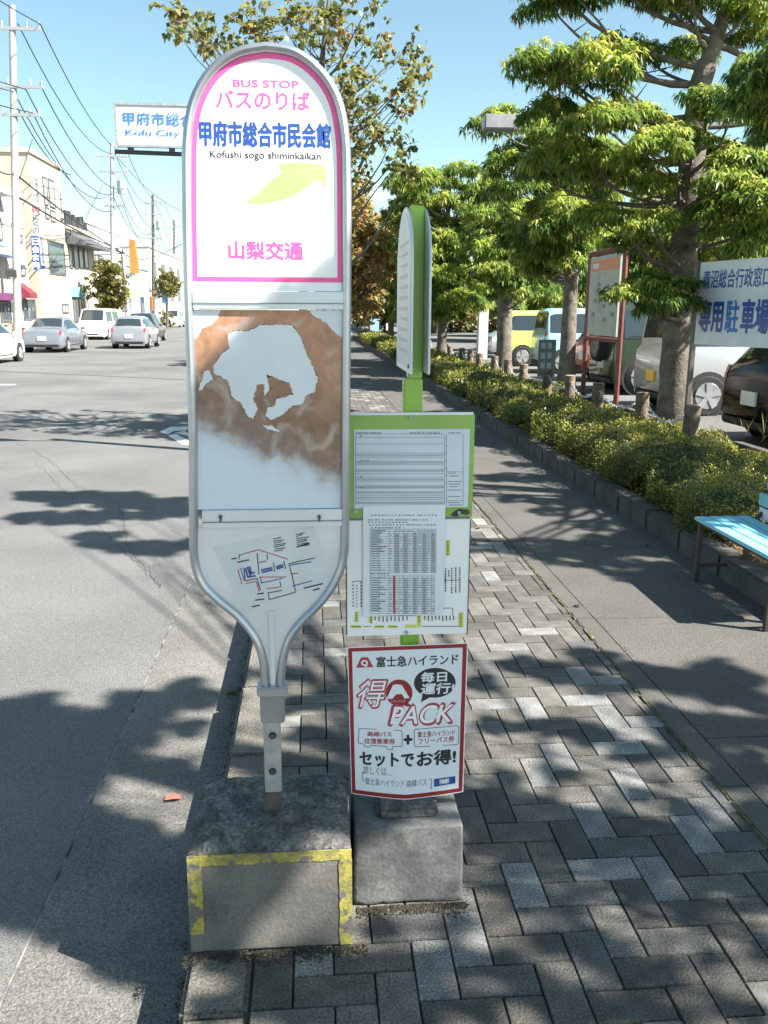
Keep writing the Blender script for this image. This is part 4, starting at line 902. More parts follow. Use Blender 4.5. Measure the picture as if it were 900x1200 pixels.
for x, y, rx in [(60, 582, 30), (110, 584, 38), (160, 588, 40), (205, 592, 34), (50, 607, 26), (100, 609, 34), (150, 605, 30), (200, 604, 26), (130, 632, 28), (165, 642, 30), (200, 648, 26), (245, 640, 30), (235, 600, 30), (280, 605, 30), (320, 620, 40)]:
    shade(x, y, rx, 5.4, 5.9, RZ)
for x, y, rx in [(345, 825, 30), (385, 815, 30), (360, 860, 26), (400, 875, 26), (330, 1165, 45), (400, 1180, 45), (300, 1135, 30), (470, 1130, 30), (440, 1085, 25),
                 (610, 780, 30), (655, 790, 34), (700, 800, 34), (750, 790, 38), (800, 800, 42), (860, 815, 45), (890, 860, 45), (840, 850, 40), (780, 840, 34), (560, 800, 25), (580, 850, 26), (640, 850, 30), (690, 860, 28), (740, 880, 30), (850, 910, 38), (890, 960, 40), (650, 905, 24), (590, 910, 22), (560, 985, 25), (620, 970, 26), (745, 930, 22), (800, 950, 30), (650, 1000, 22), (700, 1010, 25), (590, 1040, 24), (740, 1040, 26), (840, 1020, 26), (530, 1080, 26), (640, 1100, 30), (700, 1110, 34), (690, 1180, 36), (560, 1180, 32), (500, 1170, 34), (770, 1140, 30), (830, 1120, 20), (890, 1110, 26), (780, 1190, 30), (880, 1190, 26), (450, 860, 20), (470, 1180, 30), (740, 1185, 25)]:
    shade(x, y, rx, 3.2, 4.6, 0, .92)
for q in sh_list: pads.append(from_shadow(*q))
for x, z, h, s_ in [(-.25, .85, 3.6, .36), (-.1, .8, 3.2, .4), (.02, .8, 3.5, .36), (-.22, 1.12, 3.8, .38), (-.08, 1.02, 3.4, .42), (.04, .98, 3.9, .36), (-.26, 1.27, 3.7, .2), (-.12, 1.22, 4.0, .2),
                     (.15, 1.22, 3.9, .42), (.3, 1.15, 3.5, .42), (.2, 1.0, 3.7, .42), (.38, 1.28, 3.6, .3), (.3, .85, 3.3, .25), (.15, .78, 3.5, .3), (.2, .55, 3.4, .4), (.32, .5, 3.7, .36), (.15, .4, 3.6, .36), (.27, 1.62, 4.1, .32), (.27, 1.8, 4.3, .22), (.27, 1.45, 3.9, .2)]:
    pads.append((x+TO_SUN.x/TO_SUN.z*(h-z), 2.1+TO_SUN.y/TO_SUN.z*(h-z), h, s_))
tree('large evergreen tree just right of the view whose crown shades the pavement and road', [(4.9, .4, 0, .25), (4.85, .45, 1.5, .22), (4.8, .4, 3, .19), (4.7, .4, 4.4, .14), (4.7, .4, 6, .06)], pads, M['bark'], PADD, 'evergreen trees along the hedge', brk=.2, lr=.008, twig=.004, bl=.003)
# branch of a nearer tree reaching in from the right edge
pads = [(*P3(905, 75, 6.4), .75), (*P3(898, 120, 6.2), .55), (*P3(915, 110, 6.6), .8), (*P3(925, 150, 6.3), .6), (*P3(940, 90, 6.3), 1.0), (*P3(960, 60, 6.0), 1.0), (*P3(980, 130, 6.3), 1.0)]
rs = random.Random(4)
for x, y, rx in [(600, 500, 26), (640, 515, 30), (680, 525, 30), (720, 545, 32), (760, 575, 34), (640, 560, 26), (690, 580, 30), (740, 610, 32), (790, 620, 30), (600, 585, 22), (640, 600, 26), (690, 615, 28), (735, 645, 30), (780, 665, 32), (820, 640, 30), (700, 650, 24), (660, 640, 22), (590, 640, 20), (570, 560, 22), (610, 545, 24), (840, 680, 30), (860, 715, 26)]:
    p = gz(x, y, 0); dist = (p-Vector((0, 0, CAM_H))).dot(F); pads.append(from_shadow(p.x, p.y, rs.uniform(3.3, 4.4), 2*rx/FPX*dist))
for x, y, s in [(600, 520, .7), (660, 535, .8), (700, 560, .7), (600, 560, .6), (650, 590, .5), (720, 640, .6), (760, 630, .6), (620, 640, .5), (680, 650, .6), (740, 670, .5), (800, 640, .6), (570, 640, .4), (640, 500, .7), (830, 690, .5)]:
    p = gz(x, y, 0); pads.append(from_shadow(p.x, p.y, rs.uniform(3.3, 4.4), s*1.05))
tree('evergreen tree at the right edge showing only a spray of dark drooping leaves', [(6.1, 5.9, 0, .22), (6.1, 5.8, 1.7, .19), (6.0, 5.7, 3.2, .15), (6.0, 5.6, 4.8, .07)], pads, M['bark'], PADS, 'evergreen trees along the hedge', brk=.15)
# --- second visible tree
def auto_tree(label, Y, xpx, base_y, box, n, sc, seed, lean=(0, 0), depth=1.6, rt=.17, meshes=PADF):
    r = random.Random(seed); x0_, y0_, x1_, y1_ = box
    b = P3(xpx, base_y, Y); top = P3(xpx+lean[0], y0_+10, Y); mid = P3(xpx+lean[0]*.4, (base_y+y0_)/2, Y)
    pads = []
    for k in range(n):
        row = k/(n-1); y = y0_+(y1_-y0_)*row+r.uniform(-6, 6); wid = (.35+.65*math.sin(math.pi*min(1, .25+row*.85)))
        x = (x0_+x1_)/2+(x1_-x0_)/2*wid*r.uniform(-1, 1)*.95
        pads.append((*P3(x, y, Y+r.uniform(-depth, depth)), sc*r.uniform(.8, 1.2)))
    tree(label, [(*b, rt), (*mid, rt*.8), (*top, rt*.3)], pads, M['bark'], meshes, 'evergreen trees along the hedge', brk=.15)
auto_tree('evergreen tree standing behind the notice panel and the red-brown map board', 17.5, 663, 455, (565, 135, 735, 318), 58, 1.0, 1, (20, 0), 1.2, .17)
auto_tree('evergreen tree whose dark trunk hides part of the yellow-green car', 22, 590, 445, (550, 235, 665, 345), 44, 1.1, 2, (5, 0), 1.3, .22)
auto_tree('evergreen tree with dark crown right behind the edge-on boards of the lime post', 26, 517, 425, (465, 205, 600, 372), 62, 1.25, 3, (10, 0), 1.6, .15)
auto_tree('smaller evergreen tree further down the hedge, left of the lime post', 36, 472, 412, (445, 258, 545, 370), 44, 1.5, 4, (0, 0), 2, .2)
for k, (Y, s) in enumerate(((50, 5), (64, 6), (80, 7))):
    x = 366+4.6/Y*1000
    auto_tree('%s distant evergreen tree near the end of the hedge row' % ['first', 'second', 'last'][k], Y, x, 366+1550/Y, (x-2.6/Y*1000, 365-4.4/Y*1000, x+2.6/Y*1000, 365-.2/Y*1000), 26, 2.3, s, (0, 0), 2, .18)
# second row of trees beyond the car park closes the view
for k, (X, Y, h) in enumerate(((13, 34, 6.2), (18, 40, 7), (11, 48, 6.5), (24, 50, 7.5), (16, 58, 7), (30, 62, 8), (9.5, 66, 6.5), (22, 26, 5.5), (28, 34, 6.5))):
    r = random.Random(k+50); pads = []
    for q in range(26):
        a = r.uniform(0, 6.28); zz = r.uniform(.25, 1); rr_ = 3.0*math.sin(math.pi*min(.95, .25+.7*(1-zz)))*math.sqrt(r.random())
        pads.append((X+rr_*math.cos(a), Y+rr_*math.sin(a), zz*h, 2.6))
    tree('evergreen tree beyond the car park, %s' % ['behind the bright yellow-green wagon', 'far behind the pale blue van', 'far behind the silver car', 'tall and far behind the red car', 'farthest back behind the silver car', 'tallest, far back behind the green off-road vehicle', 'leftmost of its row, above the hedge end', 'closest, behind the dark green off-road vehicle', 'behind the silver-grey minivan'][k], [(X, Y, 0, .25), (X, Y, h*.5, .18), (X, Y, h*.9, .06)], pads, M['bark'], PADF, 'trees beyond the car park')
# --- autumn trees on the road side
trunkA = [(*P3(352, 505, 12), .10), (*P3(356, 400, 12), .085), (*P3(362, 250, 12), .07), (*P3(372, 120, 12), .045), (*P3(385, 0, 12), .02)]
padsA = []
r = random.Random(9)
for qi, (x, y) in enumerate([(205, 8), (212, 22), (232, 30), (222, 38), (242, 48), (205, 30), (250, 52), (262, 45), (278, 42), (240, 35), (298, 8), (300, 20), (292, 30), (310, 42), (302, 45), (318, 20), (345, 20), (330, 16), (360, 10), (358, 28), (372, 22), (385, 30), (380, 12), (392, 55), (350, 45), (400, 25), (408, 45), (420, 30), (432, 38), (440, 60), (425, 62), (400, 80), (412, 95), (430, 95), (445, 90), (405, 115), (420, 120), (440, 112), (455, 105), (465, 100), (470, 65), (485, 55), (495, 50), (500, 70), (490, 82), (478, 90), (466, 78), (484, 100), (475, 118), (462, 125), (448, 130), (425, 145), (410, 150), (438, 158), (452, 165), (425, 175), (408, 190), (420, 180), (440, 180), (460, 160), (470, 185), (480, 192), (455, 195), (430, 205), (412, 210), (440, 150), (405, 165), (468, 172), (395, 5), (412, -10), (370, -15), (345, -8), (440, -5), (400, 130), (375, 60), (360, 80), (340, 90), (330, 120), (380, 140), (300, 120), (350, 160), (310, 80), (260, 100), (290, 90), (300, 60), (445, 45), (415, 60), (418, 78), (432, 140), (410, 100)]):
    if qi > 24 and qi % 4 == 2: continue
    padsA.append((*P3(x+r.uniform(-3, 3), y+r.uniform(-3, 3), 12+r.uniform(-1.4, 1.4)), r.uniform(.62, .95)))
tree('slim autumn tree with sparse olive and yellow leaves rising behind the bus stop sign', trunkA, padsA, M['bark2'], BL2, 'autumn street trees on the kerb', twig=.004, brk=.55, lr=.012)
for (Y, xp, lab, ms, n, sc, sd, bx) in ((28, 372, 'autumn tree with orange and rust leaves between the bus stop sign and the lime post', BL3, 115, 1.5, 5, (350, 228, 462, 368)), (44, 376, 'distant orange autumn tree behind the nearer orange one beside the pavement', BL3, 60, 2.0, 6, (370, 290, 440, 372))):
    r = random.Random(sd); pads = []
    for k in range(n):
        a = r.uniform(0, 6.28); q = math.sqrt(r.random()); cx_, cy_ = (bx[0]+bx[2])/2, (bx[1]+bx[3])/2
        pads.append((*P3(cx_+(bx[2]-bx[0])/2*q*math.cos(a), cy_+(bx[3]-bx[1])/2*q*math.sin(a), Y+r.uniform(-1.6, 1.6)), sc*r.uniform(.7, 1.1)))
    tree(lab, [(*P3(xp, 366+1600/Y, Y), .12), (*P3(xp+4, 360, Y), .10), (*P3(xp+8, bx[1]+10, Y), .03)], pads, M['bark2'], ms, 'autumn street trees on the kerb', brk=.5)
# left pavement trees
for (Y, xp, by, bx, n, lab) in ((60, 127, 396, (107, 303, 148, 368), 46, 'round olive street tree in front of the shops across the road'), (88, 196, 384, (184, 313, 209, 352), 26, 'small brownish street tree further along the far pavement')):
    r = random.Random(n); pads = []
    for k in range(n):
        a = r.uniform(0, 6.28); q = math.sqrt(r.random()); cx_, cy_ = (bx[0]+bx[2])/2, (bx[1]+bx[3])/2
        pads.append((*P3(cx_+(bx[2]-bx[0])/2*q*math.cos(a)*.85, cy_+(bx[3]-bx[1])/2*q*math.sin(a)*.85, Y+r.uniform(-1, 1)), .8*r.uniform(.7, 1.1)))
    tree(lab, [(*P3(xp, by, Y), .14), (*P3(xp, 360, Y), .11), (*P3(xp, bx[1]+15, Y), .04)], pads, M['bark2'], BLF, 'street trees on the far pavement')

# fallen leaves
def fallen(x, y, z, s, rz, mt_, lab, grp=None):
    m = MB(); c_ = gz(x, y, z); pts = []
    n = 10
    for k in range(n): a = 2*math.pi*k/n; rr_ = s*(.5+.5*abs(math.cos(a))); pts.append((c_.x+rr_*math.cos(a+rz), c_.y+rr_*.9*math.sin(a+rz), z+.006+.012*abs(math.sin(a))))
    b = len(m.v); m.v += pts+[(c_.x, c_.y, z+.003)]
    for k in range(n): m.f.append((k, (k+1) % n, n))
    o = m.build('fallen_leaf', mt_, at0=c_); tag(o, lab, 'leaf', grp)
M['leafred'] = mat('fallen_leaf_red', (.50, .14, .11), (.35, .08, .06), rough=.6, scale=30); M['leafbr'] = mat('fallen_leaf_brown', (.22, .13, .07), rough=.8)
fallen(203, 938, RZ, .032, .1, M['leafred'], 'red fallen leaf on the road beside the concrete block', None)
fallen(270, 813, RZ, .028, .4, M['leafbr'], 'curled pale leaf in the gutter beside the kerb')
for k, (x, y) in enumerate([(560, 620), (604, 563), (676, 712), (720, 560), (700, 640), (640, 545), (745, 610), (757, 640)]): fallen(x, y, 0, .02, k, M['leafbr'], 'small brown leaf lying on the pavement '+['just right of the timetable board', 'in the shade right of the lime post', 'beside the paver joint', 'in the middle of the path before the hedge', 'in the tree shade left of the bench', 'farther up the path near the hedge kerb', 'close to the kerb behind the bench shadow', 'at the shade edge near the bench'][k], 'fallen leaves on the pavement')

# ============================================================ RIGHT SIDE SIGNS
mb_ = thing('map_board', (4.85, 14.1, .1), 'tall map board in a red-brown metal frame standing in the hedge', 'map board')
A_, B_ = Vector((4.83, 15.1, 0)), Vector((4.80, 13.3, 0))
dv = (B_-A_).normalized(); nv = Vector((dv.y, -dv.x, 0))
if nv.x > 0: nv = -nv
zt, zb_ = 1.6+.069*14.2, 1.6-.028*14.2
for P_ in (A_, B_): MB().tube([(P_.x, P_.y, 0), (P_.x, P_.y, zt)], .045, 8).build('post', M['redbrown'], mb_, smooth=True)
MB().tube([(A_.x, A_.y, zt), (B_.x, B_.y, zt)], .045, 8).build('top_rail', M['redbrown'], mb_); MB().tube([(A_.x, A_.y, zb_-.03), (B_.x, B_.y, zb_-.03)], .04, 8).build('bottom_rail', M['redbrown'], mb_)
def vbox(m, a, b, z0_, z1_, th, off=0):
    a, b = Vector(a), Vector(b); n_ = nv
    m.prism([(0, z0_), (1, z0_), (1, z1_), (0, z1_)], lambda u, v, d: tuple(a.lerp(b, u)[:2]+0*n_[:1] if False else (a.lerp(b, u).x+n_.x*(d+off), a.lerp(b, u).y+n_.y*(d+off), v)), 0, th)
a1, b1 = A_.lerp(B_, .07), A_.lerp(B_, .93)
m = MB(); vbox(m, a1, b1, zb_+.03, zt-.06, .03); m.build('map_panel', mat('faded_map', (.42, .42, .36), (.30, .36, .28), rough=.6, scale=6, lo=.45, hi=.6, c3=(.46, .40, .34), s3=3), mb_)
m = MB(); vbox(m, A_.lerp(B_, .12), A_.lerp(B_, .88), zt-.30, zt-.12, .002, .031); m.build('orange_header', mat('orange_print', (.62, .26, .12), rough=.6), mb_)
mdir = (b1-a1).normalized(); mc = (a1+b1)/2
for k in range(3):
    m = MB(); vbox(m, A_.lerp(B_, .17+.06*k), A_.lerp(B_, .215+.06*k), zt-.25, zt-.17, .002, .034); m.build('header_mark', M['paper2'], mb_)
m = MB()
for k, q in enumerate([(.15, .3), (.35, .62), (.55, .2), (.7, .5), (.3, .85), (.6, .8), (.8, .3), (.2, .55), (.5, .45)]):
    c1_ = a1.lerp(b1, q[0]); c2_ = a1.lerp(b1, q[0]+.1); z0_ = zb_+.08+q[1]*(zt-zb_-.5); vbox(m, c1_, c2_, z0_, z0_+.07, .002, .031)
m.build('map_block', M['grey'], mb_)
# parking sign
SA, SB = Vector((4.42, 9.75, 0)), Vector((4.98, 7.95, 0)); SB = Vector((4.42+.22*1.5, 9.75-.975*1.5, 0))
ps = thing('parking_sign', (4.40, 9.8, .1), 'white parking notice with bold blue Japanese lettering on dark posts at the right edge', 'sign')
sdv = (SB-SA).normalized(); sn = Vector((sdv.y, -sdv.x, 0)); sn = -sn if sn.x > 0 else sn
nv = sn; z1_, z0_ = at(824, 308, 9.8).z, at(822, 403, 9.8).z
m = MB(); vbox(m, SA, SB, z0_, z1_, .02); m.build('panel', M['whiteb'], ps)
MB().box(4.395, 4.445, 9.79, 9.85, 0, z1_+.02).build('post', M['brownpole'], ps); MB().box(SB.x-.01, SB.x+.05, SB.y-.02, SB.y+.04, 0, z1_+.02).build('post', M['brownpole'], ps)
def st(s, u0, u1, v0, v1, bold, mt_=M['blue']):
    u0 *= .8; u1 *= .8; c1_ = SA.lerp(SB, (u0+u1)/2); z = z1_+(z0_-z1_)*(v0+v1)/2
    text(s, mt_, ps, (c1_.x+sn.x*.023, c1_.y+sn.y*.023, z), sdv, (0, 0, 1), (u1-u0)*1.5, (z1_-z0_)*(v1-v0), bold)
st('青沼総合行政窓口', .06, .94, .10, .32, .012); st('専用', .05, .38, .46, .84, .03); st('駐', .42, .59, .46, .84, .02, M['blue2']); st('車場', .63, .97, .46, .84, .03)
# notice panel on bollard
np_ = thing('notice_panel', (3.95, 14.9, .6), 'grey-green notice panel with pale papers on a log beside the yellow-green car', 'notice panel')
a, b = at(632, 398, 14.7), at(650, 441, 14.7)
MB().box(a.x, b.x, 14.7, 14.74, b.z, a.z).build('panel', mat('grey_green_panel', (.10, .14, .135), (.15, .19, .18), rough=.5, scale=8), np_, bevel=.004)
for i in range(3):
    for j in range(2): 
        x = a.x+.04+j*.11; z = a.z-.10-i*.17; MB().box(x, x+.075, 14.693, 14.697, z-.05, z+.05).build('paper_sheet', M['lgrey'], np_)
# lamp head
lh = thing('floodlight_pole', (*P3(664, 440, 18.6)[:2], 0), 'grey rectangular floodlight on a pole above the second tree', 'lamp')
a = P3(585, 144, 16); MB().box(a[0]-.28, a[0]+.28, 15.85, 16.2, a[2]-.12, a[2]+.12).build('lamp_head', M['steel2'], lh, bevel=.02); q = P3(664, 440, 18.6); MB().tube([(q[0], 18.6, 0), (q[0], 18.6, a[2]+.05)], .06, 8).build('pole', M['brownpole'], lh); MB().tube([(q[0], 18.6, a[2]), (a[0]+.1, 16.1, a[2])], .03, 6).build('arm', M['brownpole'], lh)
a = at(567, 375, 30); o = MB().box(a.x-.16, a.x+.16, 30, 30.4, 0, a.z+.55).build('white_pillar', M['bwhite'], at0=(a.x, 30, 0)); tag(o, 'plain white pillar standing in the car park behind the silver car', 'pillar')
# far signs at the end of the pavement
for k, (x, y, w_, h_, mt_, lab) in enumerate(((439, 381, 5, 7, 'lblue', 'light blue and white board at the far end of the pavement'), (456, 383, 3.5, 4, 'whiteb', 'small white board beyond the light blue one at the end of the hedge'), (434, 365, 6, 3, 'lblue', 'small blue sign up high at the far end of the pavement'))):
    a = at(x, y, 55+k); s_ = .055; o = thing('far_board', (a.x, a.y, 0), lab, 'sign'); MB().box(a.x-w_*s_, a.x+w_*s_, a.y, a.y+.05, a.z-h_*s_, a.z+h_*s_).build('panel', M[mt_], o); MB().tube([(a.x, a.y+.08, 0), (a.x, a.y+.08, a.z)], .04, 6).build('post', M['steel'], o)

# ============================================================ CARS
def car(label, loc, rz, L_, Wd, H, kind, body, tail='tail', plate='plate', wheel_r=.30, front_lamp=True):
    T = thing('parked_car' if kind != 'van' else 'parked_van', (0, 0, 0), label, 'van' if kind == 'van' else 'car')
    hl = L_/2
    if kind == 'sedan': st_ = [(-1, .30, .52, .58, .84, .78), (-.985, .24, .80, .88, .93, .80), (-.94, .22, .90, .985, .98, .80), (-.66, .20, .93, 1.02, 1, .80), (-.36, .20, .93, H-.03, 1, .62), (-.1, .20, .93, H, 1, .62), (.12, .20, .93, H-.03, 1, .62), (.46, .20, .92, 1.0, 1, .80), (.78, .20, .82, .89, .98, .76), (.95, .22, .68, .76, .92, .70), (1, .30, .50, .56, .80, .6)]; rg, wg = (3, 4), (6, 7); sg = (3.2, 6.8)
    elif kind == 'hatch': st_ = [(-1, .30, .55, .62, .84, .76), (-.985, .24, .84, .90, .94, .78), (-.96, .22, .95, 1.0, .98, .78), (-.80, .20, .96, H-.10, 1, .66), (-.62, .20, .95, H-.02, 1, .64), (-.1, .20, .93, H, 1, .64), (.12, .20, .92, H-.05, 1, .64), (.55, .20, .92, 1.02, 1, .80), (.82, .20, .84, .91, .98, .76), (.96, .22, .68, .76, .92, .70), (1, .30, .5, .56, .8, .6)]; rg, wg = (2, 3), (6, 7); sg = (2.6, 6.8)
    else: st_ = [(-1, .30, .9, .96, .93, .84), (-.99, .24, 1.0, 1.06, .96, .84), (-.975, .22, 1.02, 1.12, .98, .82), (-.93, .20, 1.02, H-.08, 1, .78), (-.85, .20, 1.0, H-.01, 1, .78), (-.1, .20, 1.0, H, 1, .78), (.5, .20, .98, H-.04, 1, .76), (.82, .20, .97, 1.08, 1, .84), (.93, .20, .9, .98, .97, .8), (.985, .22, .7, .76, .93, .78), (1, .30, .5, .56, .86, .7)]; rg, wg = (2, 3), (6, 7); sg = (3.05, 6.8)
    hw = Wd/2
    def section(s):
        y, zb, bl, zt_, wf, wt = s; y *= hl; w_ = hw*wf; t_ = hw*wt
        half = [(w_*.93, zb), (w_, zb+.10), (w_*1.0, zb+(bl-zb)*.6), (w_*.965, bl), (t_+.02, zt_-.05), (t_*.86, zt_-.008), (0, zt_+.012)]
        return [(x, y, z) for x, z in half]+[(-x, y, z) for x, z in reversed(half[:-1])]
    secs = [section(s) for s in st_]
    def S(u, v):
        i = min(int(u), len(secs)-2); j = min(int(v), 11); a, b = u-i, v-j
        q = lambda s: Vector(secs[s][j])*(1-b)+Vector(secs[s][j+1])*b
        return q(i)*(1-a)+q(i+1)*a
    m = MB(); sub = 3
    us = sorted(set([round(i+k/sub, 4) for i in range(len(secs)-1) for k in range(sub)]+[len(secs)-1]))
    for u in us:
        for v in range(13): m.v.append(tuple(S(u, v)))
    for i in range(len(us)-1):
        for v in range(12): a = i*13+v; m.f.append((a, a+1, a+14, a+13))
    m.f.append(tuple(range(13))); e = (len(us)-1)*13; m.f.append(tuple(e+k for k in range(13)))
    for i in range(len(us)-1): m.f.append((i*13, (i+1)*13, (i+1)*13+12, i*13+12))
    m.build('body', body, T, smooth=True)
    def patch(u0, u1, v0, v1, name, mt_, off=.006, nu=6, nv_=3, parent=T):
        m = MB()
        for i in range(nu+1):
            for j in range(nv_+1):
                u, v = u0+(u1-u0)*i/nu, v0+(v1-v0)*j/nv_; e_ = .02
                p = S(u, v); du = S(min(u+e_, len(secs)-1.001), v)-S(max(u-e_, 0), v); dv_ = S(u, min(v+e_, 11.99))-S(u, max(v-e_, 0)); n_ = du.cross(dv_)
                n_ = n_.normalized() if n_.length > 1e-9 else Vector((0, 0, 1))
                if n_.dot(p-Vector((0, p.y*.8, .7))) < 0: n_ = -n_
                m.v.append(tuple(p+n_*off))
        for i in range(nu):
            for j in range(nv_): a = i*(nv_+1)+j; m.f.append((a, a+nv_+1, a+nv_+2, a+1))
        return m.build(name, mt_, parent, smooth=True)
    G = M['carglass']
    patch(rg[0]+.12, rg[1]-.08, 4.6 if kind != 'sedan' else 4.5, 7.4 if kind != 'sedan' else 7.5, 'rear_window', G, nv_=8)
    patch(wg[0]+.08, wg[1]-.08, 4.6, 7.4, 'windscreen', G, nv_=8)
    for (v0, v1) in ((3.12, 3.86), (8.88, 8.14)):
        mid_ = (sg[0]+sg[1])/2
        patch(sg[0]+.15, mid_-.06, v0, v1, 'side_window', G, nu=8); patch(mid_+.06, sg[1]-.1, v0, v1, 'side_window', G, nu=8)
        for uu in (mid_, sg[0]+.9, sg[1]-.4): patch(uu-.012, uu+.012, min(v0, v1) if v0 < 6 else 8.9, 1.0 if v0 < 6 else 11.0, 'door_seam', M['plastic'], off=.003, nu=1)
        patch(sg[0]+.2, sg[1]-.2, 1.0 if v0 < 6 else 11.0, .7 if v0 < 6 else 11.3, 'sill_trim', M['plastic'], off=.004)
    tl = (.8, 2.0, 2.75, 3.75) if kind != 'van' else (1.2, 2.3, 2.95, 3.7)
    for (v0, v1) in ((tl[2], tl[3]), (12-tl[2], 12-tl[3])): patch(tl[0], tl[1], v0, v1, 'tail_light', M[tail], off=.008)
    for (v0, v1) in ((2.3, 3.6), (9.7, 8.4)): patch(len(secs)-2.7, len(secs)-1.5, v0, v1, 'headlight', M['lamp'], off=.008)
    yr, yf = -hl, hl
    MB().box(-.17, .17, yr-.03, yr+.02, .50, .67).build('number_plate', M[plate], T); MB().box(-.17, .17, yf-.02, yf+.035, .38, .54).build('number_plate', M['plate'], T)
    MB().box(-hw*.78, hw*.78, yr-.02, yr+.2, .22, .34).build('bumper_trim', M['plastic'], T, bevel=.02); MB().box(-hw*.5, hw*.5, yf-.2, yf+.012, .3, .38).build('grille', M['plastic'], T)
    for s in (-1, 1):
        MB().tube([(s*hw*.98, hl*.40, .97), (s*(hw+.14), hl*.39, .99)], [.05, .085], 8).build('mirror', body, T, smooth=True)
        for yy in (-hl*(.72 if kind == 'van' else .64), hl*.62):
            x = s*(hw-.02)
            MB().tube([(x-s*.02, yy, wheel_r+.01), (x+s*.024, yy, wheel_r+.01)], wheel_r*1.17, 24).build('wheel_arch', M['plastic'], T)
            t_ = MB(); t_.tube([(x-s*.17, yy, wheel_r), (x-s*.165, yy, wheel_r), (x+s*.02, yy, wheel_r), (x+s*.04, yy, wheel_r)], [wheel_r*.9, wheel_r, wheel_r, wheel_r*.93], 24); wo = t_.build('wheel', M['tyre'], T, smooth=True)
            rm = MB(); rm.tube([(x+s*.035, yy, wheel_r), (x+s*.045, yy, wheel_r)], [wheel_r*.68, wheel_r*.64], 20); rm.build('rim', M['steel2'], wo)
            rm = MB(); rm.tube([(x+s*.03, yy, wheel_r), (x+s*.06, yy, wheel_r)], wheel_r*.16, 10)
            for q in range(5):
                a = q*2*math.pi/5+.3; c_, s2 = math.cos(a), math.sin(a); w_ = wheel_r*.12; r1, r2 = wheel_r*.08, wheel_r*.66
                rm.prism([(r1, -w_*.8), (r2, -w_*1.3), (r2, w_*1.3), (r1, w_*.8)], lambda u, v, d, c_=c_, s2=s2: (x+s*d, yy+u*c_-v*s2, wheel_r+u*s2+v*c_), .046, .058)
            rm.build('wheel_spokes', M['rim'], wo)
    T.location = loc; T.rotation_euler = (0, 0, rz); return T
silver = paint('silver_paint', (.27, .29, .32), .5); whitep = paint('white_paint', (.8, .8, .8), 0); blackp = mat('black_paint', (.008, .008, .009), rough=.12, spec=.18)
PI = math.pi
# left side: rears seen, driving away (+Y forward)
car('silver sedan seen from behind on the far side of the road', (-11.3, 39.6, RZ), 0, 4.4, 1.72, 1.46, 'sedan', silver)
car('silver hatchback seen from behind, right of the white van', (-8.55, 43.2, RZ), 0, 3.7, 1.68, 1.50, 'hatch', paint('silver_paint_2', (.30, .31, .33), .4))
car('white minivan facing the camera in front of the far shops', (-13.35, 56.0, RZ), PI, 4.4, 1.75, 1.88, 'van', whitep)
car('dark maroon car mostly hidden behind the silver hatchback', (-9.7, 52, RZ), 0, 3.9, 1.7, 1.62, 'hatch', paint('maroon_paint', (.03, .01, .015)))
car('white car cut off by the left edge of the view', (-11.05, 29.8, RZ), 0, 4.5, 1.72, 1.52, 'sedan', whitep)
car('distant white van at the left edge of the sign frame', (-15.2, 98, RZ), PI, 4.2, 1.7, 1.9, 'van', whitep)
# right side: rears to the hedge, noses to +X
car('silver-grey minivan parked behind the big tree with a yellow number plate', (7.8, 14.05, 0), -PI/2, 4.3, 1.70, 1.86, 'van', paint('silver_van_paint', (.42, .43, .44), .35), plate='plateo', wheel_r=.32)
car('glossy black small car with its rear towards the hedge at the right edge', (7.3, 10.15, 0), -PI/2, 3.9, 1.66, 1.5, 'hatch', blackp)
suv = car('dark green off-road vehicle with a covered spare wheel on its rear door', (7.95, 17.5, 0), -PI/2, 4.0, 1.68, 1.85, 'van', paint('dark_green_paint', (.035, .06, .035)), wheel_r=.36)
W[suv] = Vector((0, 0, 0)); MB().tube([(0, -2.16, .95), (0, -2.0, .95)], [.31, .34], 24).build('spare_wheel', M['tyre'], suv, smooth=True); MB().tube([(0, -2.165, .95), (0, -2.155, .95)], .24, 20).build('spare_wheel_cover', mat('wheel_cover', (.3, .28, .25), (.08, .07, .07), rough=.5, scale=9), suv)
car('small red car glimpsed behind the tree trunk and map board post', (8.3, 20.6, 0), -PI/2, 3.6, 1.6, 1.5, 'hatch', paint('red_paint', (.5, .02, .03)))
car('pale blue small van parked beside the yellow-green car', (7.88, 23.4, 0), -PI/2, 3.5, 1.5, 1.72, 'van', paint('pale_blue_paint', (.34, .55, .6), .1))
car('bright yellow-green small wagon parked behind the dark tree trunk', (7.55, 26.6, 0), -PI/2, 3.4, 1.48, 1.66, 'van', paint('yellow_green_paint', (.66, .72, .16), 0))
car('silver car whose bonnet shows left of the yellow-green wagon', (8.4, 31.5, 0), PI/2, 4.2, 1.7, 1.45, 'hatch', paint('silver_paint_3', (.5, .53, .57), .4))

